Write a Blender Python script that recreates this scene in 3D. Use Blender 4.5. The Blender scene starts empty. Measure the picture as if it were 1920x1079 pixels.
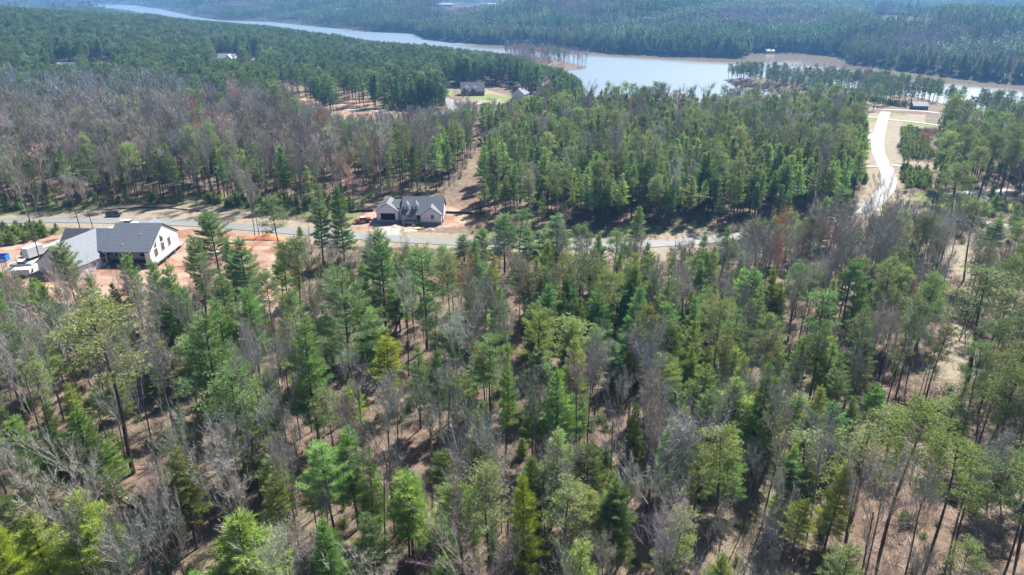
import bpy, math, random
import numpy as np
from mathutils import Vector, Matrix
R = math.radians
sc = bpy.context.scene

# ------------------------------------------------------------------ camera, sky, sun, exposure
CAM_Z, FPX, PITCH = 72.0, 1330.0, R(23.2)
cam_d = bpy.data.cameras.new('camera'); cam = bpy.data.objects.new('camera', cam_d)
sc.collection.objects.link(cam); sc.camera = cam
cam.location = (0, 0, CAM_Z); cam.rotation_euler = (R(90) - PITCH, 0, 0)
cam_d.sensor_width = 36.0; cam_d.lens = 36.0 * FPX / 1920.0
cam_d.clip_start = 1.0; cam_d.clip_end = 40000.0
SUN_AZ, SUN_EL = R(33), R(49)          # azimuth clockwise from +Y
w = bpy.data.worlds.new('World'); sc.world = w; w.use_nodes = True
nt = w.node_tree; bg = nt.nodes['Background']; sky = nt.nodes.new('ShaderNodeTexSky')
sky.sky_type = 'NISHITA'; sky.sun_disc = False; sky.sun_elevation = SUN_EL; sky.sun_rotation = SUN_AZ
sky.air_density = 1.0; sky.dust_density = 1.0; sky.ozone_density = 1.5
nt.links.new(sky.outputs[0], bg.inputs[0]); bg.inputs[1].default_value = 0.05
sl = bpy.data.lights.new('sun', 'SUN'); sl.energy = 5.0; sl.angle = R(0.5); sl.color = (1.0, 0.955, 0.89)
so = bpy.data.objects.new('sun', sl); sc.collection.objects.link(so)
sdir = Vector((math.sin(SUN_AZ) * math.cos(SUN_EL), math.cos(SUN_AZ) * math.cos(SUN_EL), math.sin(SUN_EL)))
so.rotation_euler = sdir.to_track_quat('Z', 'Y').to_euler(); so.location = (0, 0, 300)
sc.view_settings.view_transform = 'Standard'; sc.view_settings.look = 'None'
sc.view_settings.exposure = 1.35; sc.view_settings.gamma = 1
sc.render.engine = 'CYCLES'
sc.cycles.max_bounces = 5; sc.cycles.diffuse_bounces = 1; sc.cycles.glossy_bounces = 2
sc.cycles.transmission_bounces = 3; sc.cycles.volume_bounces = 0; sc.cycles.transparent_max_bounces = 4
sc.cycles.use_denoising = True

# ------------------------------------------------------------------ projection helpers
cP, sP = math.cos(PITCH), math.sin(PITCH)
def project(x, y, z):
    x = np.asarray(x, float); y = np.asarray(y, float); z = np.asarray(z, float) - CAM_Z
    dep = y * cP - z * sP; up = y * sP + z * cP
    dep = np.where(dep < 1, 1, dep)
    return 960 + FPX * x / dep, 539.5 - FPX * up / dep
def ray(px, py):
    a = (np.asarray(px, float) - 960) / FPX; b = (539.5 - np.asarray(py, float)) / FPX
    return a, cP + b * sP, -sP + b * cP
def at_z(px, py, z):
    dx, dy, dz = ray(px, py); t = (z - CAM_Z) / dz
    return np.stack([dx * t, dy * t], -1)
def in_poly(x, y, poly):
    x = np.asarray(x, float); y = np.asarray(y, float); c = np.zeros(x.shape, bool)
    P = list(poly); j = len(P) - 1
    for i in range(len(P)):
        xi, yi = P[i]; xj, yj = P[j]
        if yi != yj:
            c ^= ((yi > y) != (yj > y)) & (x < (xj - xi) * (y - yi) / (yj - yi) + xi)
        j = i
    return c
def seg_dist(x, y, pts, closed=False):
    d = np.full(np.shape(x), 1e9); P = list(pts)
    if closed: P = P + [P[0]]
    for (ax, ay), (bx, by) in zip(P[:-1], P[1:]):
        vx, vy = bx - ax, by - ay; L = vx * vx + vy * vy + 1e-9
        t = np.clip(((x - ax) * vx + (y - ay) * vy) / L, 0, 1)
        d = np.minimum(d, np.hypot(x - ax - t * vx, y - ay - t * vy))
    return d
def sstep(a, b, x):
    t = np.clip((x - a) / (b - a), 0, 1); return t * t * (3 - 2 * t)

# ------------------------------------------------------------------ lake and terrain
LAKE_Z = -14.0
lake_px = [(175, 9), (245, 10), (300, 17), (370, 33), (420, 39), (500, 41), (560, 47), (610, 52), (700, 60), (775, 63), (800, 74), (850, 80), (960, 86),
           (1055, 89), (1085, 95), (1150, 101), (1280, 107), (1395, 110), (1412, 101), (1480, 98), (1572, 107), (1590, 121),
           (1640, 127), (1720, 138), (1800, 148), (1880, 157), (1930, 160), (2150, 185), (2350, 215),
           (2350, 300), (2100, 270), (1920, 238), (1840, 214), (1760, 194), (1680, 181), (1600, 170), (1530, 161), (1460, 154), (1400, 151), (1366, 148),
           (1362, 154), (1385, 160), (1440, 169), (1490, 180), (1530, 192), (1480, 212), (1300, 222), (1160, 222), (1098, 203), (1080, 172), (1062, 150),
           (1030, 139), (1000, 135), (1050, 134), (1092, 131), (1106, 127), (1080, 123), (1040, 114), (960, 104), (870, 99), (850, 98), (760, 88), (700, 81), (610, 73),
           (520, 62), (420, 52), (330, 40), (245, 20), (175, 14)]
LAKE = [tuple(p) for p in at_z([p[0] for p in lake_px], [p[1] for p in lake_px], LAKE_Z)]
def vnoise(x, y, s, seed=0):
    x = np.asarray(x, float) / s; y = np.asarray(y, float) / s; k = seed * 17.3
    return (np.sin(x * 1.7 + k + 1.3 * np.sin(y * 1.1 + k)) + np.sin(y * 1.9 + 2.1 * k + 1.1 * np.sin(x * 1.3 - k)) + np.sin((x + y) * 0.9 + k * .7) + np.sin((x - y) * 1.27 + k * 1.9)) / 4
_fb = at_z([p[0] for p in lake_px[1:29]], [p[1] for p in lake_px[1:29]], LAKE_Z); _fa = np.arctan2(_fb[:, 0], _fb[:, 1]); _fd = np.hypot(_fb[:, 0], _fb[:, 1]); _o = np.argsort(_fa)
def base_h(x, y):
    D = np.hypot(x, y); bank = np.interp(np.arctan2(x, y), _fa[_o], _fd[_o])
    h = -7.5 * sstep(330, 720, D)
    h = h + 33 * np.exp(-.5 * (((x + 800) / 200) ** 2 + ((y - 830) / 300) ** 2))
    h = h + 26 * np.exp(-.5 * (((x + 1300) / 330) ** 2 + ((y - 900) / 500) ** 2))
    far = sstep(0, 380, D - bank - 15)
    h = h + far * (14 + 10 * vnoise(x, y, 420, 1) + 9 * vnoise(x, y, 190, 2)) + 26 * far * sstep(1500, 5200, D) + 22 * far * np.exp(-.5 * (((x - 250) / 500) ** 2 + ((y - 1500) / 260) ** 2))
    h = h + 90 * sstep(5200, 9000, D)
    h = h - 3.4 * np.exp(-(((x + 90) / 9) ** 2 + ((y - 188) / 12) ** 2))
    h = h + .7 * vnoise(x, y, 28, 3) * sstep(20, 60, D) * (1 - .7 * np.exp(-((y - 215) / 40) ** 2))
    return h
def terrain(x, y):
    x = np.asarray(x, float); y = np.asarray(y, float); h = base_h(x, y)
    d = seg_dist(x, y, LAKE, True); ins = in_poly(x, y, LAKE)
    sl_ = .22 + .14 * vnoise(x, y, 60, 4)
    out = np.where(ins, LAKE_Z - np.minimum(3.0, .25 * d + .15), np.minimum(h, LAKE_Z + .35 + np.maximum(sl_, .1) * d))
    return out
def gp(px, py):
    """ground point(s) seen at a photograph position"""
    px = np.asarray(px, float); py = np.asarray(py, float); dx, dy, dz = ray(px, py)
    z = np.zeros(px.shape)
    for _ in range(40):
        t = (z - CAM_Z) / dz; z = .5 * z + .5 * terrain(dx * t, dy * t)
    t = (z - CAM_Z) / dz
    return np.stack([dx * t, dy * t, z], -1)
def gpoly(P): return [tuple(q[:2]) for q in gp([p[0] for p in P], [p[1] for p in P])]

# ------------------------------------------------------------------ mesh helpers
class G:
    def __init__(s): s.v = []; s.f = []; s.n = 0
    def add(s, v, f, m=0):
        v = np.asarray(v, float).reshape(-1, 3); f = np.asarray(f, int)
        s.v.append(v); s.f.append((f + s.n, m)); s.n += len(v)
    def join(s, o, m=None, T=None):
        for v_ in [np.concatenate(o.v)] if o.v else []:
            if T is not None: v_ = v_ @ T[0].T + T[1]
            s.v.append(v_)
            for f, mm in o.f: s.f.append((f + s.n, mm if m is None else m))
            s.n += len(v_)
    def mesh(s, name, mats, smooth=False):
        me = bpy.data.meshes.new(name); v = np.concatenate(s.v)
        me.vertices.add(len(v)); me.vertices.foreach_set('co', v.ravel())
        loops = np.concatenate([f.ravel() for f, _ in s.f]); sizes = np.concatenate([np.full(len(f), f.shape[1]) for f, _ in s.f])
        mi = np.concatenate([np.full(len(f), m) for f, m in s.f])
        me.loops.add(len(loops)); me.loops.foreach_set('vertex_index', loops.astype(np.int32))
        me.polygons.add(len(sizes)); st = np.concatenate([[0], np.cumsum(sizes)[:-1]])
        me.polygons.foreach_set('loop_start', st.astype(np.int32))
        me.polygons.foreach_set('material_index', mi.astype(np.int32))
        me.polygons.foreach_set('use_smooth', np.full(len(sizes), bool(smooth)))
        me.update(calc_edges=True); me.validate()
        for m in mats: me.materials.append(m)
        return me
    def box(s, a, b, m=0, T=None):
        x0, y0, z0 = a; x1, y1, z1 = b
        v = np.array([(x0, y0, z0), (x1, y0, z0), (x1, y1, z0), (x0, y1, z0), (x0, y0, z1), (x1, y0, z1), (x1, y1, z1), (x0, y1, z1)], float)
        if T is not None: v = v @ T[0].T + T[1]
        s.add(v, [(0, 3, 2, 1), (4, 5, 6, 7), (0, 1, 5, 4), (1, 2, 6, 5), (2, 3, 7, 6), (3, 0, 4, 7)], m)
    def tube(s, pts, rad, k=5, m=0):
        pts = np.asarray(pts, float); n = len(pts); t = np.gradient(pts, axis=0); t /= np.linalg.norm(t, axis=1)[:, None] + 1e-9
        ref = np.array([1., 0, 0]) if abs(t[0][0]) < .8 else np.array([0, 1., 0])
        u = np.cross(t, ref); u /= np.linalg.norm(u, axis=1)[:, None] + 1e-9; w_ = np.cross(t, u)
        a = np.arange(k) * 2 * math.pi / k
        V = pts[:, None] + np.asarray(rad, float)[:, None, None] * (np.cos(a)[None, :, None] * u[:, None] + np.sin(a)[None, :, None] * w_[:, None])
        i = np.arange(n - 1)[:, None] * k; j = np.arange(k)[None]; j2 = (j + 1) % k
        F = np.stack([i + j, i + j2, i + k + j2, i + k + j], -1).reshape(-1, 4)
        s.add(V.reshape(-1, 3), F, m)
    def blades(s, p, d, L, wd, rng, m=0):
        """needle or twig triangles from points p along d"""
        p = np.asarray(p, float); d = np.asarray(d, float); n = len(p)
        d = d / (np.linalg.norm(d, axis=1)[:, None] + 1e-9)
        r = rng.normal(size=(n, 3)); sd = np.cross(d, r); sd /= np.linalg.norm(sd, axis=1)[:, None] + 1e-9
        L = np.broadcast_to(L, n)[:, None]; wd = np.broadcast_to(wd, n)[:, None]
        V = np.stack([p - sd * wd * .5, p + sd * wd * .5, p + d * L], 1).reshape(-1, 3)
        s.add(V, np.arange(3 * n).reshape(-1, 3), m)
COL = sc.collection
def put(name, g, mats, parent=None, smooth=False, loc=None, **kw):
    me = g if isinstance(g, bpy.types.Mesh) else g.mesh(name, mats if isinstance(mats, (list, tuple)) else [mats], smooth)
    o = bpy.data.objects.new(name, me); COL.objects.link(o)
    if parent is not None: o.parent = parent
    if loc is not None: o.location = loc
    for k, v in kw.items(): o[k] = v
    return o
def thing(name, label, cat, loc=(0, 0, 0), rz=0, group=None):
    o = bpy.data.objects.new(name, None); COL.objects.link(o); o.empty_display_size = .3
    o.location = loc; o.rotation_euler = (0, 0, rz); o['label'] = label; o['category'] = cat
    if group: o['group'] = group
    return o

# ------------------------------------------------------------------ materials
def newmat(name):
    m = bpy.data.materials.new(name); m.use_nodes = True; t = m.node_tree; t.nodes.clear()
    out = t.nodes.new('ShaderNodeOutputMaterial'); return m, t, out
def N(t, k, **kw):
    n = t.nodes.new(k)
    for a, b in kw.items(): setattr(n, a, b)
    return n
def noise(t, scale, detail=3, vec=None, rough=.6):
    n = N(t, 'ShaderNodeTexNoise'); n.inputs['Scale'].default_value = scale; n.inputs['Detail'].default_value = detail; n.inputs['Roughness'].default_value = rough
    if vec is None:
        g = N(t, 'ShaderNodeNewGeometry'); vec = g.outputs['Position']
    t.links.new(vec, n.inputs['Vector']); return n.outputs['Fac']
def ramp(t, fac, stops):
    r = N(t, 'ShaderNodeValToRGB'); e = r.color_ramp.elements
    while len(e) < len(stops): e.new(.5)
    for q, (p, c) in zip(e, stops): q.position = p; q.color = (*c, 1) if len(c) == 3 else c
    t.links.new(fac, r.inputs[0]); return r.outputs[0]
def mix(t, fac, a, b, mode='MIX'):
    n = N(t, 'ShaderNodeMix', data_type='RGBA', blend_type=mode)
    for s_, v in ((0, fac), (6, a), (7, b)):
        if hasattr(v, 'node'): t.links.new(v, n.inputs[s_])
        elif s_ == 0: n.inputs[0].default_value = v
        else: n.inputs[s_].default_value = (*v, 1)
    return n.outputs[2]
def simple(name, col, rough=.8, metal=0, var=.12, scale=1.2, spec=.3, coord='obj', bump=0):
    m, t, out = newmat(name); b = N(t, 'ShaderNodeBsdfPrincipled')
    tc = N(t, 'ShaderNodeTexCoord'); f = noise(t, scale, 4, tc.outputs['Object'])
    c = ramp(t, f, [(.25, tuple(x * (1 - var) for x in col)), (.75, tuple(min(1, x * (1 + var)) for x in col))])
    t.links.new(c, b.inputs['Base Color']); b.inputs['Roughness'].default_value = rough; b.inputs['Metallic'].default_value = metal
    b.inputs['Specular IOR Level'].default_value = spec
    if bump:
        bn = N(t, 'ShaderNodeBump'); bn.inputs['Strength'].default_value = bump; t.links.new(f, bn.inputs['Height']); t.links.new(bn.outputs[0], b.inputs['Normal'])
    t.links.new(b.outputs[0], out.inputs[0]); return m
def leafmat(name, trans=.27, gloss=.25):
    m, t, out = newmat(name)
    at = N(t, 'ShaderNodeAttribute', attribute_type='INSTANCER', attribute_name='tint')
    f = noise(t, .9, 2); c1 = mix(t, 1.0, at.outputs['Color'], ramp(t, f, [(.3, (.78, .82, .85)), (.7, (1.25, 1.18, 1.0))]), 'MULTIPLY')
    b = N(t, 'ShaderNodeBsdfPrincipled'); t.links.new(c1, b.inputs['Base Color']); b.inputs['Roughness'].default_value = .5
    b.inputs['Specular IOR Level'].default_value = gloss
    tr = N(t, 'ShaderNodeBsdfTranslucent'); c2 = mix(t, 1.0, c1, (1.15, 1.25, .65), 'MULTIPLY'); t.links.new(c2, tr.inputs[0])
    mx = N(t, 'ShaderNodeMixShader'); mx.inputs[0].default_value = trans
    t.links.new(b.outputs[0], mx.inputs[1]); t.links.new(tr.outputs[0], mx.inputs[2]); t.links.new(mx.outputs[0], out.inputs[0]); return m
def barkmat(name, a, b_):
    m, t, out = newmat(name); tc = N(t, 'ShaderNodeTexCoord'); f = noise(t, 2.5, 4, tc.outputs['Object'])
    b = N(t, 'ShaderNodeBsdfPrincipled'); t.links.new(ramp(t, f, [(.3, a), (.7, b_)]), b.inputs['Base Color']); b.inputs['Roughness'].default_value = .9
    b.inputs['Specular IOR Level'].default_value = .15
    t.links.new(b.outputs[0], out.inputs[0]); return m
LEAF = leafmat('pine_needles')
BARK = barkmat('pine_bark', (.045, .036, .032), (.12, .095, .085))
BARE = leafmat('bare_twigs', .0, .2)
GREYBARK = barkmat('grey_hardwood_bark', (.075, .066, .062), (.20, .18, .17))
WATER = None

def ground_material():
    m, t, out = newmat('forest_ground'); b = N(t, 'ShaderNodeBsdfPrincipled')
    z1 = N(t, 'ShaderNodeAttribute', attribute_name='zone'); sp = N(t, 'ShaderNodeSeparateColor'); t.links.new(z1.outputs['Color'], sp.inputs[0])
    z2 = N(t, 'ShaderNodeAttribute', attribute_name='zone_b'); sp2 = N(t, 'ShaderNodeSeparateColor'); t.links.new(z2.outputs['Color'], sp2.inputs[0])
    big = noise(t, .045, 3); med = noise(t, .5, 5); fine = noise(t, 5, 4, rough=.75)
    litter = ramp(t, med, [(.34, (.065, .046, .034)), (.5, (.155, .112, .082)), (.68, (.27, .20, .15))])
    litter = mix(t, ramp(t, fine, [(.35, (0, 0, 0)), (.7, (.75, .75, .75))]), litter, (.2, .14, .115))
    litter = mix(t, ramp(t, big, [(.45, (0, 0, 0)), (.62, (.5, .5, .5))]), litter, (.20, .19, .12))
    def z(col, fac_out, amt=.35):
        mt = N(t, 'ShaderNodeMath', operation='ADD'); sb = N(t, 'ShaderNodeMath', operation='SUBTRACT'); sb.inputs[1].default_value = .5
        t.links.new(med, sb.inputs[0]); ml = N(t, 'ShaderNodeMath', operation='MULTIPLY'); ml.inputs[1].default_value = amt * 2; t.links.new(sb.outputs[0], ml.inputs[0])
        t.links.new(ml.outputs[0], mt.inputs[0]); t.links.new(fac_out, mt.inputs[1])
        return ramp(t, mt.outputs[0], [(.38, (0, 0, 0)), (.62, (1, 1, 1))])
    clay = ramp(t, noise(t, .16, 5), [(.38, (.20, .10, .06)), (.47, (.27, .165, .12)), (.58, (.32, .255, .21))])
    clay = mix(t, ramp(t, fine, [(.4, (0, 0, 0)), (.75, (.5, .5, .5))]), clay, (.5, .33, .22))
    tan = ramp(t, med, [(.3, (.20, .17, .125)), (.7, (.32, .275, .21))]); tan = mix(t, ramp(t, fine, [(.4, (0, 0, 0)), (.7, (.45, .45, .45))]), tan, (.29, .23, .16))
    lawn = ramp(t, fine, [(.3, (.12, .16, .05)), (.7, (.23, .26, .10))])
    pale = ramp(t, med, [(.3, (.33, .30, .27)), (.7, (.46, .43, .39))])
    scrub = ramp(t, fine, [(.35, (.08, .12, .04)), (.65, (.22, .21, .12))])
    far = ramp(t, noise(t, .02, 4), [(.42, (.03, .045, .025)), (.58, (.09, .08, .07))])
    c = mix(t, z(None, sp2.outputs[1]), litter, scrub); c = mix(t, z(None, sp.outputs[1]), c, tan); c = mix(t, z(None, sp.outputs[0]), c, clay)
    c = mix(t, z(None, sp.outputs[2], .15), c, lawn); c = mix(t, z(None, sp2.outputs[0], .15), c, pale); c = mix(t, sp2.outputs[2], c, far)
    t.links.new(c, b.inputs['Base Color']); b.inputs['Roughness'].default_value = .95; b.inputs['Specular IOR Level'].default_value = .1
    bn = N(t, 'ShaderNodeBump'); bn.inputs['Strength'].default_value = .6; bn.inputs['Distance'].default_value = .25
    t.links.new(fine, bn.inputs['Height']); t.links.new(bn.outputs[0], b.inputs['Normal'])
    t.links.new(b.outputs[0], out.inputs[0]); return m

# ------------------------------------------------------------------ ground zones (photograph outlines dropped on the ground)
road_main = [(-160, 420), (0, 415), (100, 413), (210, 414), (330, 418), (400, 422), (480, 428), (560, 435), (640, 441), (700, 446), (780, 451), (860, 455),
             (960, 460), (1060, 462), (1150, 461), (1240, 457), (1310, 452), (1390, 444), (1460, 434), (1530, 421), (1585, 405), (1628, 388), (1655, 367), (1668, 345), (1664, 322), (1652, 300),
             (1645, 282), (1646, 262), (1650, 243), (1655, 225), (1661, 209)]
road_cross = [(1500, 186), (1560, 190), (1595, 193), (1625, 203), (1661, 207), (1700, 207), (1760, 212), (1830, 222), (1920, 236), (2050, 252)]
lane_east = [(1628, 392), (1680, 399), (1740, 405), (1800, 412), (1870, 422), (1960, 436), (2080, 450)]
lane_lake = [(808, 168), (825, 176), (838, 187), (848, 200), (850, 216)]
lane_mid = [(645, 206), (690, 208), (740, 212), (800, 212), (850, 214)]
drives = [([(1572, 222), (1600, 218), (1648, 222)], 3.2), ([(1662, 225), (1700, 228), (1750, 234), (1800, 243)], 3.2), ([(1608, 247), (1641, 247)], 3.2), ([(1560, 313), (1600, 312), (1655, 314)], 2.5),
          ([(1663, 308), (1690, 313)], 3), ([(1770, 365), (1850, 360), (1930, 358)], 4), ([(848, 205), (880, 200), (910, 192), (940, 188)], 3.5)]
drive_house2 = [(712, 442), (745, 446), (800, 447), (790, 432), (752, 426), (700, 424)]
drive_house1 = [(200, 425), (215, 438), (190, 430), (165, 434), (112, 447), (55, 474), (15, 496), (20, 520), (62, 518), (75, 500), (120, 470), (160, 440), (200, 436), (280, 436), (310, 428)]
clay_polys = [[(55, 450), (110, 440), (240, 426), (400, 428), (470, 444), (535, 455), (560, 490), (548, 560), (500, 590), (440, 540), (330, 545), (230, 565), (60, 575), (50, 545), (20, 540), (-60, 530), (-60, 476)],
              [(650, 425), (680, 402), (702, 395), (840, 385), (890, 392), (870, 425), (700, 434)], [(905, 300), (900, 270), (955, 264), (965, 280), (930, 305)],
              [(640, 207), (700, 210), (715, 228), (640, 224)], [(535, 180), (700, 190), (700, 200), (540, 200)], [(1800, 252), (1880, 258), (1880, 275), (1800, 272)]]
tan_polys = [[(-160, 410), (0, 405), (120, 398), (230, 386), (330, 383), (430, 390), (500, 405), (640, 428), (700, 430), (870, 440), (960, 448), (1100, 448), (1220, 440), (1330, 430), (1330, 480), (1240, 490), (1060, 480), (880, 470), (700, 462), (600, 458), (520, 455), (400, 440), (240, 432), (100, 425), (-160, 432)],
             [(1630, 212), (1735, 215), (1735, 240), (1690, 262), (1682, 280), (1695, 300), (1760, 305), (1800, 318), (1700, 318), (1688, 330), (1690, 355), (1730, 372), (1800, 385), (1800, 415), (1680, 410), (1600, 405), (1560, 400), (1600, 390), (1625, 350), (1610, 310), (1580, 285), (1600, 262), (1600, 212)],
             [(860, 162), (905, 166), (960, 182), (940, 196), (870, 196)], [(1745, 470), (1850, 450), (1830, 530), (1750, 520)], [(1770, 640), (1800, 600), (1850, 640), (1790, 720), (1740, 700)]]
lawn_polys = [[(1606, 219), (1647, 220), (1642, 230), (1605, 230)], [(1612, 282), (1640, 262), (1636, 284)], [(1695, 228), (1800, 238), (1795, 246), (1690, 233)], [(830, 166), (848, 165), (850, 182), (838, 178)],
              [(1712, 360), (1790, 368), (1900, 375), (1900, 400), (1730, 392)], [(870, 175), (960, 180), (950, 190), (880, 186)], [(100, 118), (200, 112), (200, 124), (110, 130)], [(1660, 212), (1700, 214), (1700, 218), (1660, 218)]]
pale_polys = [drive_house1, [(705, 424), (750, 426), (748, 441), (704, 440)], [(1620, 250), (1638, 250), (1636, 262), (1618, 262)], [(1640, 38), (1700, 34), (1745, 42), (1745, 47), (1620, 50)], [(835, 185), (862, 190), (858, 212), (842, 210)],
              [(1810, 362), (1920, 350), (1920, 372), (1850, 378)]]
scrub_polys = [[(-60, 425), (60, 425), (120, 432), (60, 455), (-60, 478)], [(0, 385), (400, 370), (680, 385), (680, 420), (450, 400), (0, 405)], [(900, 435), (1330, 420), (1330, 445), (900, 450)]]

# fan-shaped sheet, dense in front
az = np.concatenate([np.linspace(-180, -48, 34)[:-1], np.linspace(-48, 48, 520), np.linspace(48, 180, 34)[1:]])
dep = np.concatenate([np.linspace(50, 3.2, 430), np.linspace(3.2, .9, 110)[1:]])
dist = np.concatenate([[2, 25], CAM_Z / np.tan(np.radians(dep)), [5200, 6200, 7600, 9500, 12000]])
dist = np.sort(dist)
A, Dm = np.meshgrid(np.radians(az), dist); X = np.sin(A) * Dm; Y = np.cos(A) * Dm
Z = terrain(X, Y)
nr, nc = X.shape; g = G(); ii = np.arange(nr - 1)[:, None] * nc; jj = np.arange(nc - 1)[None]
F = np.stack([ii + jj, ii + jj + 1, ii + nc + jj + 1, ii + nc + jj], -1).reshape(-1, 4)[:, ::-1]
g.add(np.stack([X, Y, Z], -1), F)
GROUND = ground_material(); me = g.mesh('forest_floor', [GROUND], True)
def maskof(polys, soft=1.5):
    m = np.zeros(X.shape)
    for P in polys:
        wp = gpoly(P); xs = [p[0] for p in wp]; ys = [p[1] for p in wp]; pad = 12
        sel = (X > min(xs) - pad) & (X < max(xs) + pad) & (Y > min(ys) - pad) & (Y < max(ys) + pad)
        if not sel.any(): continue
        x, y = X[sel], Y[sel]; d = seg_dist(x, y, wp, True); d = np.where(in_poly(x, y, wp), d, -d)
        m[sel] = np.maximum(m[sel], np.clip(.5 + d / (2 * soft), 0, 1))
    return m.ravel()
DD = np.hypot(X, Y).ravel()
one = np.ones(X.size)
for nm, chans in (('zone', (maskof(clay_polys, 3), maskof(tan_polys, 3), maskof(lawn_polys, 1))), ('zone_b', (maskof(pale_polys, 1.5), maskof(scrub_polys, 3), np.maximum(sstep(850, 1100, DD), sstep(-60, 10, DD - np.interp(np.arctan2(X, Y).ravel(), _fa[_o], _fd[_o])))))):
    at = me.color_attributes.new(nm, 'FLOAT_COLOR', 'POINT'); at.data.foreach_set('color', np.stack([*chans, one], -1).ravel())
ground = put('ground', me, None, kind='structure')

# water sheet
def water_material():
    m, t, out = newmat('lake_water'); b = N(t, 'ShaderNodeBsdfPrincipled')
    g_ = N(t, 'ShaderNodeNewGeometry'); mp = N(t, 'ShaderNodeMapping'); mp.inputs['Scale'].default_value = (.35, 1, 1); t.links.new(g_.outputs['Position'], mp.inputs[0])
    silt = noise(t, .006, 3, mp.outputs[0]); at = N(t, 'ShaderNodeAttribute', attribute_name='silt')
    ad = N(t, 'ShaderNodeMath', operation='ADD'); t.links.new(silt, ad.inputs[0]); t.links.new(at.outputs['Fac'], ad.inputs[1])
    f = ramp(t, ad.outputs[0], [(.62, (0, 0, 0)), (.95, (1, 1, 1))])
    t.links.new(mix(t, f, (.14, .19, .24), (.19, .15, .105)), b.inputs['Base Color'])
    rr = N(t, 'ShaderNodeMapRange'); t.links.new(f, rr.inputs[0]); rr.inputs[3].default_value = .45; rr.inputs[4].default_value = .18; t.links.new(rr.outputs[0], b.inputs['Roughness'])
    b.inputs['IOR'].default_value = 1.33
    w1 = noise(t, .25, 4, mp.outputs[0]); bn = N(t, 'ShaderNodeBump'); bn.inputs['Strength'].default_value = .2; bn.inputs['Distance'].default_value = .4
    t.links.new(w1, bn.inputs['Height']); t.links.new(bn.outputs[0], b.inputs['Normal']); t.links.new(b.outputs[0], out.inputs[0]); return m
xs = np.linspace(-2400, 2400, 160); ys = np.linspace(380, 4200, 160); XX, YY = np.meshgrid(xs, ys); g = G()
i_ = np.arange(159)[:, None] * 160; j_ = np.arange(159)[None]
g.add(np.stack([XX, YY, np.full(XX.shape, LAKE_Z)], -1), np.stack([i_ + j_, i_ + j_ + 1, i_ + 161 + j_, i_ + 160 + j_], -1).reshape(-1, 4))
wm = g.mesh('lake_water', [water_material()])
far_bank = [tuple(p) for p in at_z([p[0] for p in lake_px[12:29]], [p[1] for p in lake_px[12:29]], LAKE_Z)]
sd = seg_dist(XX.ravel(), YY.ravel(), far_bank)
a_ = wm.attributes.new('silt', 'FLOAT', 'POINT'); a_.data.foreach_set('value', (.5 * (1 - sstep(15, 120, sd)) - .3 * (YY.ravel() > 1150) + .35 * sstep(420, 560, XX.ravel())).astype(np.float32))
put('lake_water', wm, None, kind='structure')

# roads
def smooth_line(P, step=3.0):
    P = np.array(P, float)
    for _ in range(3):
        q = P[:-1] * .75 + P[1:] * .25; r = P[:-1] * .25 + P[1:] * .75
        P = np.concatenate([P[:1], np.stack([q, r], 1).reshape(-1, 2), P[-1:]])
    d = np.concatenate([[0], np.cumsum(np.hypot(*np.diff(P, axis=0).T))]); s_ = np.arange(0, d[-1], step)
    return np.stack([np.interp(s_, d, P[:, 0]), np.interp(s_, d, P[:, 1])], -1)
ROADS = []
def road(name, px, width, mat, lift=.12):
    L = smooth_line(gpoly(px)); t_ = np.gradient(L, axis=0); t_ /= np.linalg.norm(t_, axis=1)[:, None]; n_ = np.stack([-t_[:, 1], t_[:, 0]], -1)
    ROADS.append((L, width)); g = G(); offs = np.linspace(-.5, .5, 7) * width; rows = []
    for o_ in offs:
        q = L + n_ * (o_ + (.12 * vnoise(L[:, 0], L[:, 1], 3, 7) if abs(o_) > .49 * width else 0))[:, None] if abs(o_) > .49 * width else L + n_ * o_
        rows.append(q)
    V = np.stack(rows, 1); zc = terrain(V[..., 0], V[..., 1]); zc = np.maximum(zc, zc.max(1, keepdims=True) - .12) + lift
    k = len(offs); n = len(L); i = np.arange(n - 1)[:, None] * k; j = np.arange(k - 1)[None]
    g.add(np.concatenate([V, zc[..., None]], -1), np.stack([i + j + 1, i + j, i + k + j, i + k + j + 1], -1).reshape(-1, 4))
    # thickness: skirts
    for e in (0, k - 1):
        top = np.concatenate([V[:, e], zc[:, e, None]], -1); bot = top.copy(); bot[:, 2] -= lift + .3
        ia = np.arange(n - 1); g.add(np.concatenate([top, bot]), np.stack([ia, ia + 1, ia + n + 1, ia + n], -1))
    return put(name, g, mat, smooth=True, kind='structure')
def asphalt(name, c):
    m, t, out = newmat(name); b = N(t, 'ShaderNodeBsdfPrincipled')
    f = noise(t, .35, 5); f2 = noise(t, 8, 3); f3 = noise(t, .06, 4)
    col = ramp(t, f, [(.3, tuple(x * .86 for x in c)), (.7, tuple(x * 1.1 for x in c))]); col = mix(t, ramp(t, f2, [(.4, (0, 0, 0)), (.7, (.35, .35, .35))]), col, tuple(x * .7 for x in c)); col = mix(t, ramp(t, f3, [(.42, (0, 0, 0)), (.6, (.6, .6, .6))]), col, (c[0] * .8, c[1] * .74, c[2] * .66))
    t.links.new(col, b.inputs['Base Color']); b.inputs['Roughness'].default_value = .7; t.links.new(b.outputs[0], out.inputs[0]); return m
ASPH = asphalt('worn_asphalt', (.195, .20, .20)); CONC = asphalt('pale_concrete', (.31, .30, .28))
road('road', road_main, 5.8, ASPH, .12); road('cross_road', road_cross, 5.4, ASPH, .16); road('east_lane', lane_east, 4.4, ASPH, .17)
road('lake_lane', lane_lake, 5.0, ASPH, .12); road('upper_lane', lane_mid, 4.5, CONC, .16)
for P_, w_ in drives: road('driveway', P_, w_, CONC, .2)

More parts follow.
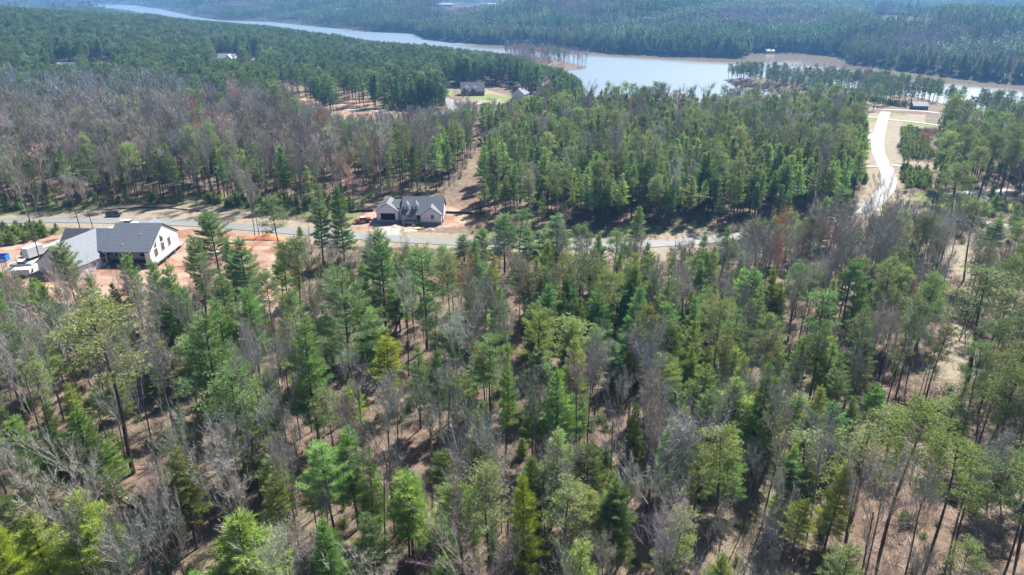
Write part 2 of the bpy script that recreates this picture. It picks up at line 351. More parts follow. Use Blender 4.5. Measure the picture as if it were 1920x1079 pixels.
# ------------------------------------------------------------------ tree meshes
def unit(v): return v / (np.linalg.norm(v, axis=-1, keepdims=True) + 1e-9)
def white_pine(seed, H=15., cb=.34, Rr=2.7, lod=1., conic=.8, sparse=1.):
    rng = np.random.default_rng(seed); W = G(); L = G()
    bend = rng.normal(0, .012, 2)
    def ax(z): return np.stack([bend[0] * z + .15 * np.sin(z * .35 + seed), bend[1] * z + .12 * np.cos(z * .3), z], -1)
    zz = np.linspace(-.4, H, 9); rt = .0115 * H * (1 - zz / H * .93) + .015; W.tube(ax(zz), rt, 6 if lod > .5 else 4)
    z = cb * H; P = []; Dv = []
    while z < H * .975:
        t = (z - cb * H) / (H * (1 - cb)); prof = (1 - t) ** conic * (.6 + .4 * min(1, t / .18)) + .05
        nb = rng.integers(4, 7) if t > .05 else rng.integers(2, 4)
        a0 = rng.uniform(0, 6.28); el = R(4) + R(48) * t ** 1.3
        for k in range(nb):
            if rng.random() > sparse: continue
            a = a0 + k * 6.283 / nb + rng.normal(0, .25); r = Rr * prof * rng.uniform(.5, 1.3); e = el + rng.normal(0, .1)
            base = ax(np.array(z + rng.normal(0, .12))); h = np.array([math.cos(a), math.sin(a), 0])
            s_ = np.linspace(0, 1, 4); c = base + h * (s_ * r * math.cos(e))[:, None] + np.array([0, 0, 1.]) * (s_ * r * math.sin(e) + .12 * r * s_ ** 2 - .1 * r * s_ * (1 - t))[:, None]
            W.tube(c, np.linspace(.035 + .008 * r, .012, 4) * (1.3 if lod < .5 else 1), 3)
            side = np.array([-h[1], h[0], 0]); step = .34 / max(lod, .25) ** .5
            for s in np.arange(.28 if r > .9 else .1, 1.0, step / max(r, .4)):
                p0 = base + (c[-1] - base) * s + np.array([0, 0, .0]); llen = min(1.0, .5 * r) * (1.15 - .8 * s) * rng.uniform(.7, 1.2)
                for sg in (-1, 1):
                    dr = unit(h * .75 + side * sg * .85 + np.array([0, 0, .25 + .25 * t]))
                    q = np.arange(.1, llen, .24 / max(lod, .2) ** .5)
                    if len(q): P.append(p0 + dr * q[:, None]); Dv.append(np.repeat((dr * .9)[None], len(q), 0))
            P.append(c[-1][None] + 0); Dv.append((h + np.array([0, 0, .5]))[None])
        z += rng.uniform(.5, .78) * (1 if lod > .5 else 1.35) * (H / 15) ** .5
    P.append(ax(np.linspace(H * .95, H, 4))); Dv.append(np.repeat(np.array([[0, 0, 1.]]), 4, 0))
    P = np.concatenate(P); Dv = np.concatenate(Dv)
    n = 10 if lod > .5 else 6; sc_ = 1 / max(lod, .12) ** .42
    P = np.repeat(P, n, 0); Dv = np.repeat(Dv, n, 0); Dv = Dv * .95 + rng.normal(0, .42, Dv.shape) + np.array([0, 0, .25])
    L.blades(P + rng.normal(0, .06, P.shape), Dv, rng.uniform(.32, .56, len(P)) * sc_, rng.uniform(.035, .06, len(P)) * sc_ ** 1.3 * (1 if lod > .5 else 1.4), rng)
    return W, L
def yellow_pine(seed, H=19., cb=.55, Rr=2.9, lod=1.):
    rng = np.random.default_rng(seed); W = G(); L = G(); lean = rng.normal(0, .03, 2); ph = rng.uniform(0, 6)
    def ax(z): return np.stack([lean[0] * z + .3 * np.sin(z * .22 + ph), lean[1] * z + .3 * np.cos(z * .19 + ph), z], -1)
    zz = np.linspace(-.4, H * .985, 11); W.tube(ax(zz), .0105 * H * (1 - zz / H * .85) + .012, 6 if lod > .5 else 4)
    P = []; Dv = []; nl = int(30 * (H / 19))
    for k in range(nl):
        t = min(1, max(0, (k + rng.uniform(-.4, .4)) / nl)); z = H * (cb + (1 - cb) * t * .985); prof = math.sqrt(max(.04, 1 - ((t - .38) / .66) ** 2))
        if k < 4 and rng.random() < .4: continue
        a = k * 2.4 + rng.normal(0, .4); r = Rr * prof * rng.uniform(.55, 1.15); e = R(5) + R(55) * t ** 1.5 + rng.normal(0, .15); h = np.array([math.cos(a), math.sin(a), 0])
        b0 = ax(np.array(z)); s_ = np.linspace(0, 1, 4); c = b0 + h * (s_ * r * math.cos(e))[:, None] + np.array([0, 0, 1.]) * (s_ * r * math.sin(e) + .2 * r * s_ ** 2 - .12 * r * s_)[:, None]
        W.tube(c, np.linspace(.05, .018, 4), 3)
        for q in range(rng.integers(3, 6) if r > .8 else 2):
            s = rng.uniform(.45, 1.0); p0 = b0 + (c[-1] - b0) * s; dr = unit(h + rng.normal(0, .8, 3) * np.array([1, 1, .5]) + np.array([0, 0, .35])); l = rng.uniform(.3, .9) * min(1, r / 1.6)
            ce = p0 + dr * l; W.tube(np.stack([p0, ce]), [.018, .01], 3)
            m = int(rng.integers(12, 20) * (lod if lod > .3 else .3)); pts = ce + rng.normal(0, 1, (m, 3)) * np.array([.38, .38, .2]); P.append(pts); Dv.append(unit(pts - ce + np.array([0, 0, .12]) + dr * .1))
    P = np.concatenate(P); Dv = np.concatenate(Dv); n = 10 if lod > .5 else 6; sc_ = 1 / max(lod, .15) ** .42
    P = np.repeat(P, n, 0); Dv = np.repeat(Dv, n, 0) + rng.normal(0, .55, (len(P), 3))
    L.blades(P, Dv, rng.uniform(.22, .38, len(P)) * sc_, rng.uniform(.04, .065, len(P)) * sc_ ** 1.3 * (1 if lod > .5 else 1.4), rng)
    return W, L
def bare_tree(seed, H=17., wide=.5, lod=1., fork=.45):
    rng = np.random.default_rng(seed); W = G(); T = G(); tp = []; td = []; tl = []; tw = []
    def grow(p, d, l, r, lev):
        n = 4 if lev == 0 else 3; pts = [p]; dd = d.copy()
        for i in range(n):
            dd = unit(dd + rng.normal(0, .1 if lev else .03, 3) + np.array([0, 0, .06 * lev])); pts.append(pts[-1] + dd * l / n)
        pts = np.array(pts); r1 = r * (.6 if lev == 0 else .45)
        (W if lev < (1 if lod < .9 else 1) else T).tube(pts, np.linspace(r, r1, n + 1), 5 if lev == 0 else 3)
        if lev >= (3 if lod > .5 else 2):
            k = int((15 if lod > .7 else 11 if lod > .5 else 8)); s = rng.uniform(.15, 1, k); q = pts[0] + (pts[-1] - pts[0]) * s[:, None]
            tp.append(q); td.append(unit(dd * .9 + rng.normal(0, .55, (k, 3)) + np.array([0, 0, .15]))); tl.append(rng.uniform(.5, 1.25, k) * (1 if lod > .5 else 1.5)); tw.append(np.full(k, .032 if lod > .7 else .06 if lod > .5 else .10)); return
        nb = [rng.integers(6, 9), rng.integers(4, 6), rng.integers(4, 6)][lev] if lod > .5 else [6, 4, 4][lev]
        for k in range(nb):
            s = rng.uniform(.5 if lev == 0 else .25, 1.) if lev else fork + (1 - fork) * (k + rng.random()) / nb
            i = min(int(s * n), n - 1); q = pts[i] + (pts[i + 1] - pts[i]) * (s * n - i)
            a = rng.uniform(0, 6.28); sp = rng.uniform(.35, 1.0) * (wide * 1.7 if lev == 0 else .75)
            u = unit(np.cross(dd, rng.normal(size=3))); nd = unit(dd + u * sp + np.array([0, 0, .12]))
            grow(q, nd, l * (rng.uniform(.38, .62) * (1.15 - .5 * s + wide * .35) if lev == 0 else rng.uniform(.42, .68)), max(r * (1 - s * .55) * .42, .016), lev + 1)
    grow(np.array([0, 0, -.4]), unit(np.array([rng.normal(0, .04), rng.normal(0, .04), 1.])), H * .86, .0085 * H + .02, 0)
    T.blades(np.concatenate(tp), np.concatenate(td), np.concatenate(tl), np.concatenate(tw), rng)
    return W, T
def young_pine(seed, H=4., lod=1.):
    return white_pine(seed, H, .06, H * .34, lod, .75)
def brush(seed, H=2.2, leafy=.0, n=26):
    rng = np.random.default_rng(seed); W = G(); L = G(); P = []
    for k in range(n):
        a = rng.uniform(0, 6.28); b = np.array([math.cos(a), math.sin(a), 0]) * rng.uniform(0, .7); d = unit(np.array([b[0] * .7, b[1] * .7, 1.]) + rng.normal(0, .2, 3)); l = H * rng.uniform(.5, 1)
        e = b + d * l; W.tube(np.stack([b - [0, 0, .2], b + d * l * .5 + rng.normal(0, .06, 3), e]), [.015, .01, .006], 3)
        q = b + d * (l * rng.uniform(.3, 1, 9))[:, None]; W.blades(q, unit(d + rng.normal(0, .6, (9, 3))), rng.uniform(.3, .8, 9), .02, rng)
        P.append(b + d * (l * rng.uniform(.25, 1.05, 16))[:, None] + rng.normal(0, .2, (16, 3)))
    P = np.concatenate(P)
    if leafy: P = P[rng.random(len(P)) < leafy]; P = np.repeat(P, 4, 0); L.blades(P + rng.normal(0, .08, P.shape), rng.normal(0, 1, P.shape) + [0, 0, .3], rng.uniform(.14, .26, len(P)), .08, rng)
    return W, L
def both(name, wl, wood=None, twig=None):
    g = G(); g.join(wl[0], 0)
    if wl[1].v: g.join(wl[1], 1)
    return g.mesh(name, [wood or BARK, LEAF if wood is None else (twig or wood)])
def pair(name, wl, woodm, leafm): return (wl[0].mesh(name + '_trunk', [woodm]), wl[1].mesh(name + '_crown', [leafm]))
BUSHWOOD = barkmat('brush_stems', (.13, .10, .085), (.26, .21, .185))

near = {
 'w': [(pair('white_pine', white_pine(11 + i, 15, c_, r_, 1., k_, s_), BARK, LEAF), 15) for i, (c_, r_, k_, s_) in enumerate([(.25, 3.1, .75, 1), (.32, 2.8, .6, 1), (.15, 3.4, .85, 1), (.42, 3.3, .55, .85), (.25, 2.5, .8, 1), (.48, 3.5, .5, .8)])],
 'y': [(pair('yellow_pine', yellow_pine(31 + i, 19, c_, r_), BARK, LEAF), 19) for i, (c_, r_) in enumerate([(.55, 3.0), (.62, 3.4), (.48, 2.8), (.68, 2.7), (.58, 3.8)])],
 'b': [(pair('bare_tree', bare_tree(51 + i, 17, w_, 1., f_), GREYBARK, BARE), 17) for i, (w_, f_) in enumerate([(.3, .5), (.45, .42), (.65, .35), (.25, .6), (.38, .5), (.9, .28)])],
 'g': [(pair('young_pine', young_pine(71 + i, 5.), BARK, LEAF), 5) for i in range(3)],
}
mid = {
 'w': [(both('w', white_pine(111 + i, 15, .36 + .06 * i, 2.9 - .15 * i, .3, .85)), 15) for i in range(4)],
 'y': [(both('y', yellow_pine(131 + i, 19, .5 + .05 * i, 3.0, .4)), 19) for i in range(4)],
 'b': [(both('b', bare_tree(151 + i, 17, .24 + .05 * i, .6, .5 - .05 * i), GREYBARK, BARE), 17) for i in range(4)],
 'g': [(both('g', young_pine(171 + i, 4., .4)), 4) for i in range(3)],
}
low = {
 'w': [(both('lw', white_pine(211 + i, 15, .26, 2.7, .14, .95)), 15) for i in range(3)],
 'y': [(both('ly', yellow_pine(231 + i, 18, .42, 3.1, .15)), 18) for i in range(3)],
 'b': [(both('lb', bare_tree(251 + i, 17, .45, .3, .4), GREYBARK, BARE), 17) for i in range(3)],
}
def clump(seed, kinds, n=22, size=19.):
    rng = np.random.default_rng(seed); g = G()
    for k in range(n):
        kk = kinds[rng.integers(len(kinds))]; H = rng.uniform(13, 22); x, y = rng.uniform(-size, size, 2); W = G(); L = G()
        if kk == 'b':
            m = 46; p = rng.normal(0, 1, (m, 3)) * [1.7, 1.7, H * .13] + [0, 0, H * .55]; L.blades(p, rng.normal(0, .5, (m, 3)) + [0, 0, 1], rng.uniform(2, 4, m), .32, rng)
            W.tube([[0, 0, -2], [0, 0, H * .8]], [.22, .1], 3); wm_ = 2
        else:
            m = 70; t = rng.random(m) ** .8; rr = (1 - t) ** .7 * 2.9 * rng.uniform(.5, 1.1, m); a = rng.uniform(0, 6.28, m)
            d = np.stack([np.cos(a), np.sin(a), rng.uniform(.1, 1.0, m)], -1); p = np.stack([np.cos(a) * rr * .5, np.sin(a) * rr * .5, H * (.38 + .62 * t)], -1); L.blades(p, d, 1.7 * rng.uniform(.7, 1.3, m), 1.0, rng)
            W.tube([[0, 0, -2], [0, 0, H * .9]], [.22, .06], 3); wm_ = 1
        T = (np.eye(3), np.array([x, y, 0])); g.join(W, 0, T); g.join(L, wm_, T)
    return g.mesh('clump', [BARK, LEAF, BARE])
clumps = {'P': [clump(301 + i, 'p') for i in range(3)], 'B': [clump(311 + i, 'b') for i in range(3)], 'M': [clump(321 + i, 'ppb') for i in range(2)]}
def sticks(seed):
    rr = np.random.default_rng(seed); g_ = G()
    for k in range(16):
        a = rr.uniform(0, 3.14); c = rr.normal(0, 1.1, 2); l = rr.uniform(.5, 2.2); d = np.array([math.cos(a), math.sin(a), rr.normal(0, .06)]); p = np.array([*c, rr.uniform(.05, .3)])
        g_.tube([p - d * l, p + rr.normal(0, .08, 3), p + d * l], [.03, .022, .01], 3); g_.blades(p + d * rr.uniform(0, l, 6)[:, None], unit(d + rr.normal(0, .7, (6, 3)) + [0, 0, .2]), .6, .03, rr)
    return g_, G()
bushes = {'s': [both('s', sticks(421 + i), BARE) for i in range(3)], 't': [both('t', brush(401 + i, 2.4), BARE) for i in range(3)], 'e': [both('e', brush(411 + i, 1.8, .8, 18)) for i in range(3)]}

# ------------------------------------------------------------------ instanced stuff (mass of far trees, brush)
def scatter_object(name, meshes, pts, vid, rot, scl, tint, **props):
    colx = bpy.data.collections.new(name + '_kinds')
    for i, m_ in enumerate(meshes):
        o = bpy.data.objects.new('%s_kind_%03d' % (name, i), m_); colx.objects.link(o)
    me = bpy.data.meshes.new(name); n = len(pts); me.vertices.add(n); me.vertices.foreach_set('co', np.asarray(pts, float).ravel())
    def attr(nm, ty, key, val): a = me.attributes.new(nm, ty, 'POINT'); a.data.foreach_set(key, np.asarray(val).ravel())
    attr('vid', 'INT', 'value', np.asarray(vid, np.int32)); attr('rot', 'FLOAT_VECTOR', 'vector', np.asarray(rot, np.float32)); attr('scl', 'FLOAT_VECTOR', 'vector', np.asarray(scl, np.float32))
    attr('tint', 'FLOAT_COLOR', 'color', np.concatenate([np.asarray(tint, np.float32), np.ones((n, 1), np.float32)], 1))
    o = put(name, me, None, kind='stuff', **props)
    ng = bpy.data.node_groups.new(name, 'GeometryNodeTree'); ng.interface.new_socket('Geometry', in_out='INPUT', socket_type='NodeSocketGeometry'); ng.interface.new_socket('Geometry', in_out='OUTPUT', socket_type='NodeSocketGeometry')
    a = ng.nodes.new('NodeGroupInput'); b = ng.nodes.new('NodeGroupOutput'); ip = ng.nodes.new('GeometryNodeInstanceOnPoints'); ci = ng.nodes.new('GeometryNodeCollectionInfo')
    ci.inputs['Collection'].default_value = colx; ci.inputs['Separate Children'].default_value = True; ci.inputs['Reset Children'].default_value = True
    def na(nm, ty): q = ng.nodes.new('GeometryNodeInputNamedAttribute'); q.data_type = ty; q.inputs[0].default_value = nm; return q.outputs['Attribute']
    L = ng.links.new; L(a.outputs[0], ip.inputs['Points']); L(ci.outputs[0], ip.inputs['Instance']); ip.inputs['Pick Instance'].default_value = True
    L(na('vid', 'INT'), ip.inputs['Instance Index']); L(na('rot', 'FLOAT_VECTOR'), ip.inputs['Rotation']); L(na('scl', 'FLOAT_VECTOR'), ip.inputs['Scale']); L(ip.outputs[0], b.inputs[0])
    md = o.modifiers.new('scatter', 'NODES'); md.node_group = ng
    return o

# tint palette (base colours of needles and twigs)
PAL = {'w': np.array([.245, .335, .15]), 'y': np.array([.27, .33, .17]), 'g': np.array([.22, .30, .09]), 'b': np.array([.32, .30, .29]),
       'e': np.array([.15, .20, .075]), 's': np.array([.24, .20, .18]), 't': np.array([.21, .17, .155]), 'P': np.array([.12, .19, .12]), 'B': np.array([.28, .25, .27]), 'M': np.array([.14, .19, .11])}
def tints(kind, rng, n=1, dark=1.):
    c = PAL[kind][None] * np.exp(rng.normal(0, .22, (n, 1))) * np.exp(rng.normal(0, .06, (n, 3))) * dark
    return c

rngp = np.random.default_rng(5)
def spaced(x, y, d, seed=0):
    return x, y
def jitter_grid(x0, x1, y0, y1, cell, rng):
    xs = np.arange(x0, x1, cell); ys = np.arange(y0, y1, cell); Xg, Yg = np.meshgrid(xs, ys)
    return (Xg + rng.uniform(0, cell, Xg.shape)).ravel(), (Yg + rng.uniform(0, cell, Yg.shape)).ravel()

# hand-placed trees: base x, base y, top y, kind, variant, crown width px, tint multiplier
HERO = [
 (150, 598, 455, 'w', 3, 58, (1.05, 1.0, 1.2)), (47, 797, 535, 'w', 5, 95, (.95, .95, 1.15)), (257, 888, 583, 'y', 1, 150, (1.1, 1, .9)), (432, 872, 590, 'w', 1, 110, (.7, .8, .8)),
 (600, 862, 600, 'w', 0, 95, (.8, .95, .75)), (666, 782, 520, 'w', 5, 115, (.85, .9, 1.1)), (727, 645, 428, 'w', 1, 66, (.8, .95, 1.0)), (645, 492, 345, 'w', 2, 50, (.6, .75, .7)),
 (608, 498, 340, 'w', 4, 42, (.75, .85, .9)), (527, 508, 374, 'y', 0, 54, (.9, 1, 1)), (474, 602, 445, 'w', 0, 78, (.75, .9, .95)), (418, 548, 398, 'w', 3, 66, (.8, .9, .9)),
 (568, 610, 455, 'y', 3, 50, (1, 1, 1)), (800, 655, 466, 'w', 5, 95, (.85, 1, 1)), (893, 605, 448, 'w', 4, 62, (.7, .95, 1)), (858, 705, 588, 'w', 0, 60, (.9, 1.1, .9)),
 (735, 775, 628, 'w', 1, 62, (1.5, 1.25, .5)), (790, 805, 643, 'w', 4, 48, (.9, 1.05, .8)), (825, 815, 655, 'w', 0, 52, (.8, 1, .75)), (876, 812, 700, 'w', 1, 60, (1.15, 1.15, .95)),
 (950, 850, 638, 'w', 4, 40, (1, 1.1, .8)), (1037, 866, 690, 'w', 4, 78, (.9, 1.15, .7)), (1010, 772, 655, 'w', 1, 62, (.95, 1.05, 1.1)), (1062, 735, 600, 'y', 2, 80, (1.1, 1.2, .9)),
 (1145, 730, 640, 'w', 0, 66, (.75, 1.05, 1.1)), (1182, 695, 535, 'w', 2, 70, (.75, 1, .85)), (1116, 690, 545, 'w', 0, 68, (.7, .95, .8)), (1152, 645, 513, 'w', 2, 62, (.8, 1.1, .95)),
 (1065, 625, 522, 'w', 2, 52, (.75, 1.05, .9)), (1028, 645, 530, 'w', 0, 56, (.75, 1, .9)), (1252, 805, 675, 'w', 0, 66, (.95, 1.1, .75)), (1243, 705, 568, 'w', 1, 58, (.9, 1.1, .85)),
 (1305, 825, 690, 'w', 3, 60, (1, 1.05, .9)), (1366, 878, 716, 'w', 2, 122, (1.1, 1.2, .7)), (1478, 845, 738, 'w', 1, 64, (1.05, 1.1, .8)), (1541, 876, 752, 'w', 0, 74, (.65, .85, .9)),
 (1491, 965, 818, 'y', 2, 96, (1, 1.05, .8)), (1585, 995, 822, 'y', 4, 120, (1.05, 1.05, .9)), (1658, 1020, 770, 'y', 1, 110, (1.1, 1.15, .7)), (1653, 868, 766, 'y', 0, 78, (1.1, 1.15, .8)),
 (1738, 1078, 845, 'y', 4, 116, (1.1, 1.15, .75)), (1760, 862, 750, 'y', 2, 76, (1.05, 1.1, .8)), (1808, 714, 515, 'y', 2, 100, (.8, .85, .85)), (1722, 645, 516, 'w', 1, 62, (1.1, 1.05, .9)),
 (1608, 618, 530, 'w', 0, 60, (.65, .8, .85)), (1668, 668, 563, 'y', 0, 62, (.6, .75, .65)), (1366, 705, 573, 'w', 4, 66, (.7, .95, .85)), (1358, 742, 640, 'w', 2, 60, (.8, 1, .8)),
 (1320, 640, 543, 'y', 0, 44, (.8, 1.1, .9)), (1305, 575, 438, 'w', 4, 46, (.6, .75, .7)), (1190, 465, 386, 'w', 2, 40, (1, 1.05, .95)), (1040, 528, 402, 'w', 0, 84, (.8, .95, .95)),
 (945, 515, 400, 'w', 1, 54, (.75, .95, .9)), (975, 520, 398, 'y', 2, 46, (.8, 1, .95)), (1150, 548, 438, 'y', 0, 46, (.8, 1.1, .9)), (1560, 458, 352, 'w', 3, 52, (.8, .9, .95)),
 (1500, 488, 408, 'w', 0, 56, (.7, .9, .9)), (1765, 475, 318, 'y', 1, 66, (.85, .9, .95)), (1805, 525, 382, 'y', 3, 58, (.85, .9, .9)), (1850, 492, 410, 'w', 1, 46, (.7, .8, .85)),
 (670, 990, 800, 'w', 0, 100, (.85, 1.1, .6)), (702, 1012, 858, 'w', 4, 70, (1.15, 1.2, .7)), (778, 1082, 888, 'w', 1, 88, (1.1, 1.2, .7)), (868, 1098, 905, 'w', 3, 110, (1.3, 1.3, 1.1)),
 (985, 1090, 893, 'w', 2, 78, (1.15, 1.05, .35)), (1135, 1015, 878, 'w', 2, 58, (1.15, 1.05, .4)), (1062, 1105, 922, 'y', 2, 90, (1, 1, .9)), (632, 1125, 975, 'w', 2, 86, (.7, 1, .6)),
 (535, 1000, 855, 'w', 3, 62, (1.05, 1.05, .9)), (470, 1190, 972, 'w', 2, 180, (1.1, 1.15, .65)), (60, 1180, 965, 'w', 2, 110, (1.5, 1.4, .45)), (190, 1130, 930, 'w', 2, 130, (1.35, 1.3, .45)),
 (110, 1130, 960, 'w', 0, 100, (1.5, 1.4, .5)), (66, 928, 785, 'w', 0, 92, (.8, .95, .6)), (185, 925, 765, 'w', 2, 110, (.9, 1.05, .55)), (130, 945, 800, 'w', 0, 80, (.7, .85, .6)),
 (1480, 640, 500, 'y', 0, 60, (.8, 1.05, .9)), (1395, 640, 505, 'w', 1, 62, (.75, .95, .85)), (1425, 745, 590, 'w', 3, 66, (1, 1.05, .9)), (1540, 770, 640, 'w', 4, 56, (1.05, 1.1, .8)),
 (350, 690, 498, 'w', 0, 76, (.75, .95, .8)), (372, 705, 560, 'w', 4, 58, (1.0, 1.15, .8)), (318, 690, 590, 'w', 1, 60, (.7, .85, .85)), (440, 760, 560, 'w', 0, 80, (.95, 1.1, .8)),
 (495, 745, 540, 'w', 1, 74, (.8, 1.0, .85)), (100, 740, 610, 'w', 1, 58, (1.1, 1.1, .8)), (10, 690, 490, 'w', 3, 70, (.9, .95, 1.05)), (1890, 700, 500, 'y', 4, 80, (.75, .8, .85)),
 (1870, 800, 600, 'y', 0, 76, (.8, .85, .85)), (1835, 905, 700, 'y', 1, 84, (1.0, 1.0, .85)), (1905, 1030, 820, 'y', 2, 90, (1.0, 1.05, .8)), (1700, 560, 410, 'y', 3, 40, (.8, .85, .9)),
]
HERO += [(268, 622, 476, 'w', 1, 44, (.95, 1, 1)), (318, 640, 488, 'w', 0, 56, (.8, 1, .8)), (392, 612, 446, 'w', 3, 50, (.85, .9, .95)), (545, 612, 462, 'y', 3, 40, (.95, 1, .95)), (448, 590, 452, 'w', 2, 44, (.75, .88, .9)), (905, 505, 428, 'w', 1, 40, (.8, .95, .9)), (990, 508, 425, 'w', 0, 44, (.8, .95, .9)), (1018, 512, 432, 'w', 4, 40, (.8, 1, .9)), (1090, 545, 428, 'y', 3, 40, (.85, .95, .9)), (1120, 548, 440, 'w', 2, 42, (.8, .95, .8)),
 (1352, 520, 425, 'w', 4, 40, (.8, .9, .9)), (1400, 505, 412, 'w', 1, 46, (.85, .9, .9)), (1440, 500, 405, 'w', 0, 46, (.8, .9, .9)), (1470, 490, 400, 'y', 0, 44, (.9, .9, .9)), (1535, 470, 372, 'w', 2, 44, (.85, .95, .85)), (870, 500, 440, 'w', 1, 38, (.8, .95, .9)), (700, 545, 445, 'w', 0, 50, (.85, .95, .95)), (770, 560, 460, 'w', 4, 46, (.85, .95, .9))]
BHERO = [(308, 935, 655, 5, 190, (1.2, 1.2, 1.2)), (1145, 915, 715, 2, 120, (1.1, 1.1, 1.1)), (475, 880, 690, 0, 60, (1.2, 1.2, 1.25)), (510, 900, 680, 4, 60, (1.2, 1.2, 1.25)), (545, 890, 670, 1, 70, (1.15, 1.15, 1.2)),
 (100, 880, 660, 2, 130, (1.2, 1.2, 1.22)), (855, 965, 800, 5, 120, (.9, .9, .95)), (750, 900, 740, 1, 90, (1, 1, 1)), (840, 900, 770, 2, 100, (.9, .9, .98)), (925, 640, 560, 2, 70, (1, 1, 1.05)),
 (1440, 1100, 900, 2, 120, (1.15, 1.12, 1.1)), (1705, 800, 640, 5, 110, (1.2, 1.2, 1.2)), (75, 490, 310, 1, 70, (1.15, 1.15, 1.1)), (150, 428, 345, 3, 40, (1, .95, .95)),
 (175, 432, 352, 3, 34, (1, .95, .95)), (478, 445, 330, 1, 50, (1.1, 1.1, 1.1)), (487, 448, 350, 0, 40, (1.1, 1.1, 1.1)), (185, 1150, 960, 1, 110, (1.2, 1.2, 1.2)), (365, 1160, 940, 2, 130, (1.25, 1.25, 1.25)),
 (645, 720, 560, 1, 50, (.9, .9, .9)), (900, 850, 760, 2, 60, (1, 1, 1)), (1060, 470, 395, 0, 30, (.9, .85, .8)), (1640, 465, 350, 2, 70, (.9, .9, .85)), (1668, 455, 380, 4, 40, (.9, .9, .85)),
 (645, 388, 300, 1, 52, (1.75, 1.2, .85)), (662, 400, 330, 4, 40, (1.6, 1.15, .85)), (762, 335, 264, 5, 74, (1.8, 1.1, .4)), (722, 330, 270, 0, 40, (1.2, .5, .4)), (1872, 572, 488, 5, 120, (2.0, 1.75, .35)), (1840, 560, 505, 1, 60, (1.9, 1.7, .4)),
 (1702, 640, 556, 1, 60, (1.3, .6, .4)), (1722, 305, 252, 1, 50, (1.3, .6, .45)), (1372, 520, 472, 4, 30, (1.7, .7, .4)), (1545, 560, 450, 1, 60, (1.2, .95, .65)), (1690, 520, 440, 2, 60, (1.3, .8, .5))]
records = []     # x, y, z, kind, variant, scale xy, scale z, rot, tint, src
def add_hero(bx, by, ty, kind, var, wpx, mul):
    p = gp(bx, by); x, y, z = map(float, p); lo, hi = 1., 60.
    for _ in range(40):
        m_ = (lo + hi) / 2; q = project(x, y, z + m_)[1]
        if q > ty: lo = m_
        else: hi = m_
    H = (lo + hi) / 2; d = y * cP - (z - CAM_Z) * sP; wm_ = wpx * d / FPX * (1.06 if kind in 'wy' else (.72 if var in (2, 5) else .85))
    _, H0 = near[kind][var % len(near[kind])]
    r0 = {'w': [6.0, 5.2, 6.6, 6.2, 4.8, 6.4], 'y': [6.4, 7.2, 6.0, 6.0, 7.8], 'b': [7, 8, 10, 6, 8, 13], 'g': [3.4] * 3}[kind][var % len(near[kind])]
    s = wm_ / r0; s = min(max(s, .45 * H / H0), 1.9 * H / H0)
    rr = np.random.default_rng(int(bx * 7 + by)); tn = PAL[kind] * np.array(mul) * math.exp(rr.normal(0, .05))
    records.append([x, y, z, kind, var % len(near[kind]), s, H / H0, rr.uniform(0, 6.28), tn, 'hero', wm_ / 2])
for h_ in HERO: add_hero(*h_)
for b_ in BHERO: add_hero(b_[0], b_[1], b_[2], 'b', b_[3], b_[4], b_[5])
HX = np.array([[r[0], r[1], r[10]] for r in records])

# zones for the rest: photograph outline of where trunks stand, trees per hectare, mix of kinds (w, y, b, g)
houses_clear = [[(30, 420), (420, 415), (420, 470), (345, 560), (200, 570), (60, 545), (-80, 545), (-80, 470)], [(640, 378), (870, 372), (880, 440), (640, 440)]]
CLEAR = [gpoly(p) for p in houses_clear + [
    [(840, 400), (842, 370), (868, 330), (880, 300), (905, 292), (900, 268), (955, 262), (975, 285), (935, 305), (905, 350), (890, 400)],
    tan_polys[0], [(1605, 215), (1735, 215), (1720, 232), (1690, 262), (1682, 280), (1690, 300), (1688, 355), (1700, 380), (1660, 410), (1600, 412), (1625, 350), (1615, 300), (1600, 262)],
    [(640, 203), (850, 206), (850, 218), (700, 226), (640, 226)], [(800, 163), (960, 163), (990, 180), (960, 200), (860, 206), (835, 195)],
    [(1690, 302), (1800, 312), (1800, 322), (1690, 316)], [(405, 108), (500, 108), (500, 122), (405, 122)], [(100, 120), (210, 116), (210, 130), (100, 135)],
    [(1520, 184), (1600, 186), (1600, 202), (1520, 200)], [(1660, 203), (1830, 210), (1830, 250), (1700, 240), (1660, 225)], [(1620, 36), (1750, 34), (1750, 50), (1620, 50)], [(1030, 62), (1085, 62), (1085, 86), (1040, 86)],
    [(1755, 480), (1800, 460), (1835, 470), (1810, 520), (1760, 525)], [(1770, 640), (1795, 610), (1830, 660), (1790, 720), (1755, 700)], [(460, 430), (530, 440), (545, 560), (500, 580), (450, 520)],
    [(700, 820), (800, 800), (820, 870), (750, 930), (700, 900)], [(230, 950), (300, 940), (300, 1060), (250, 1050)],[(780, 385), (840, 355), (880, 385), (860, 440)],
]]
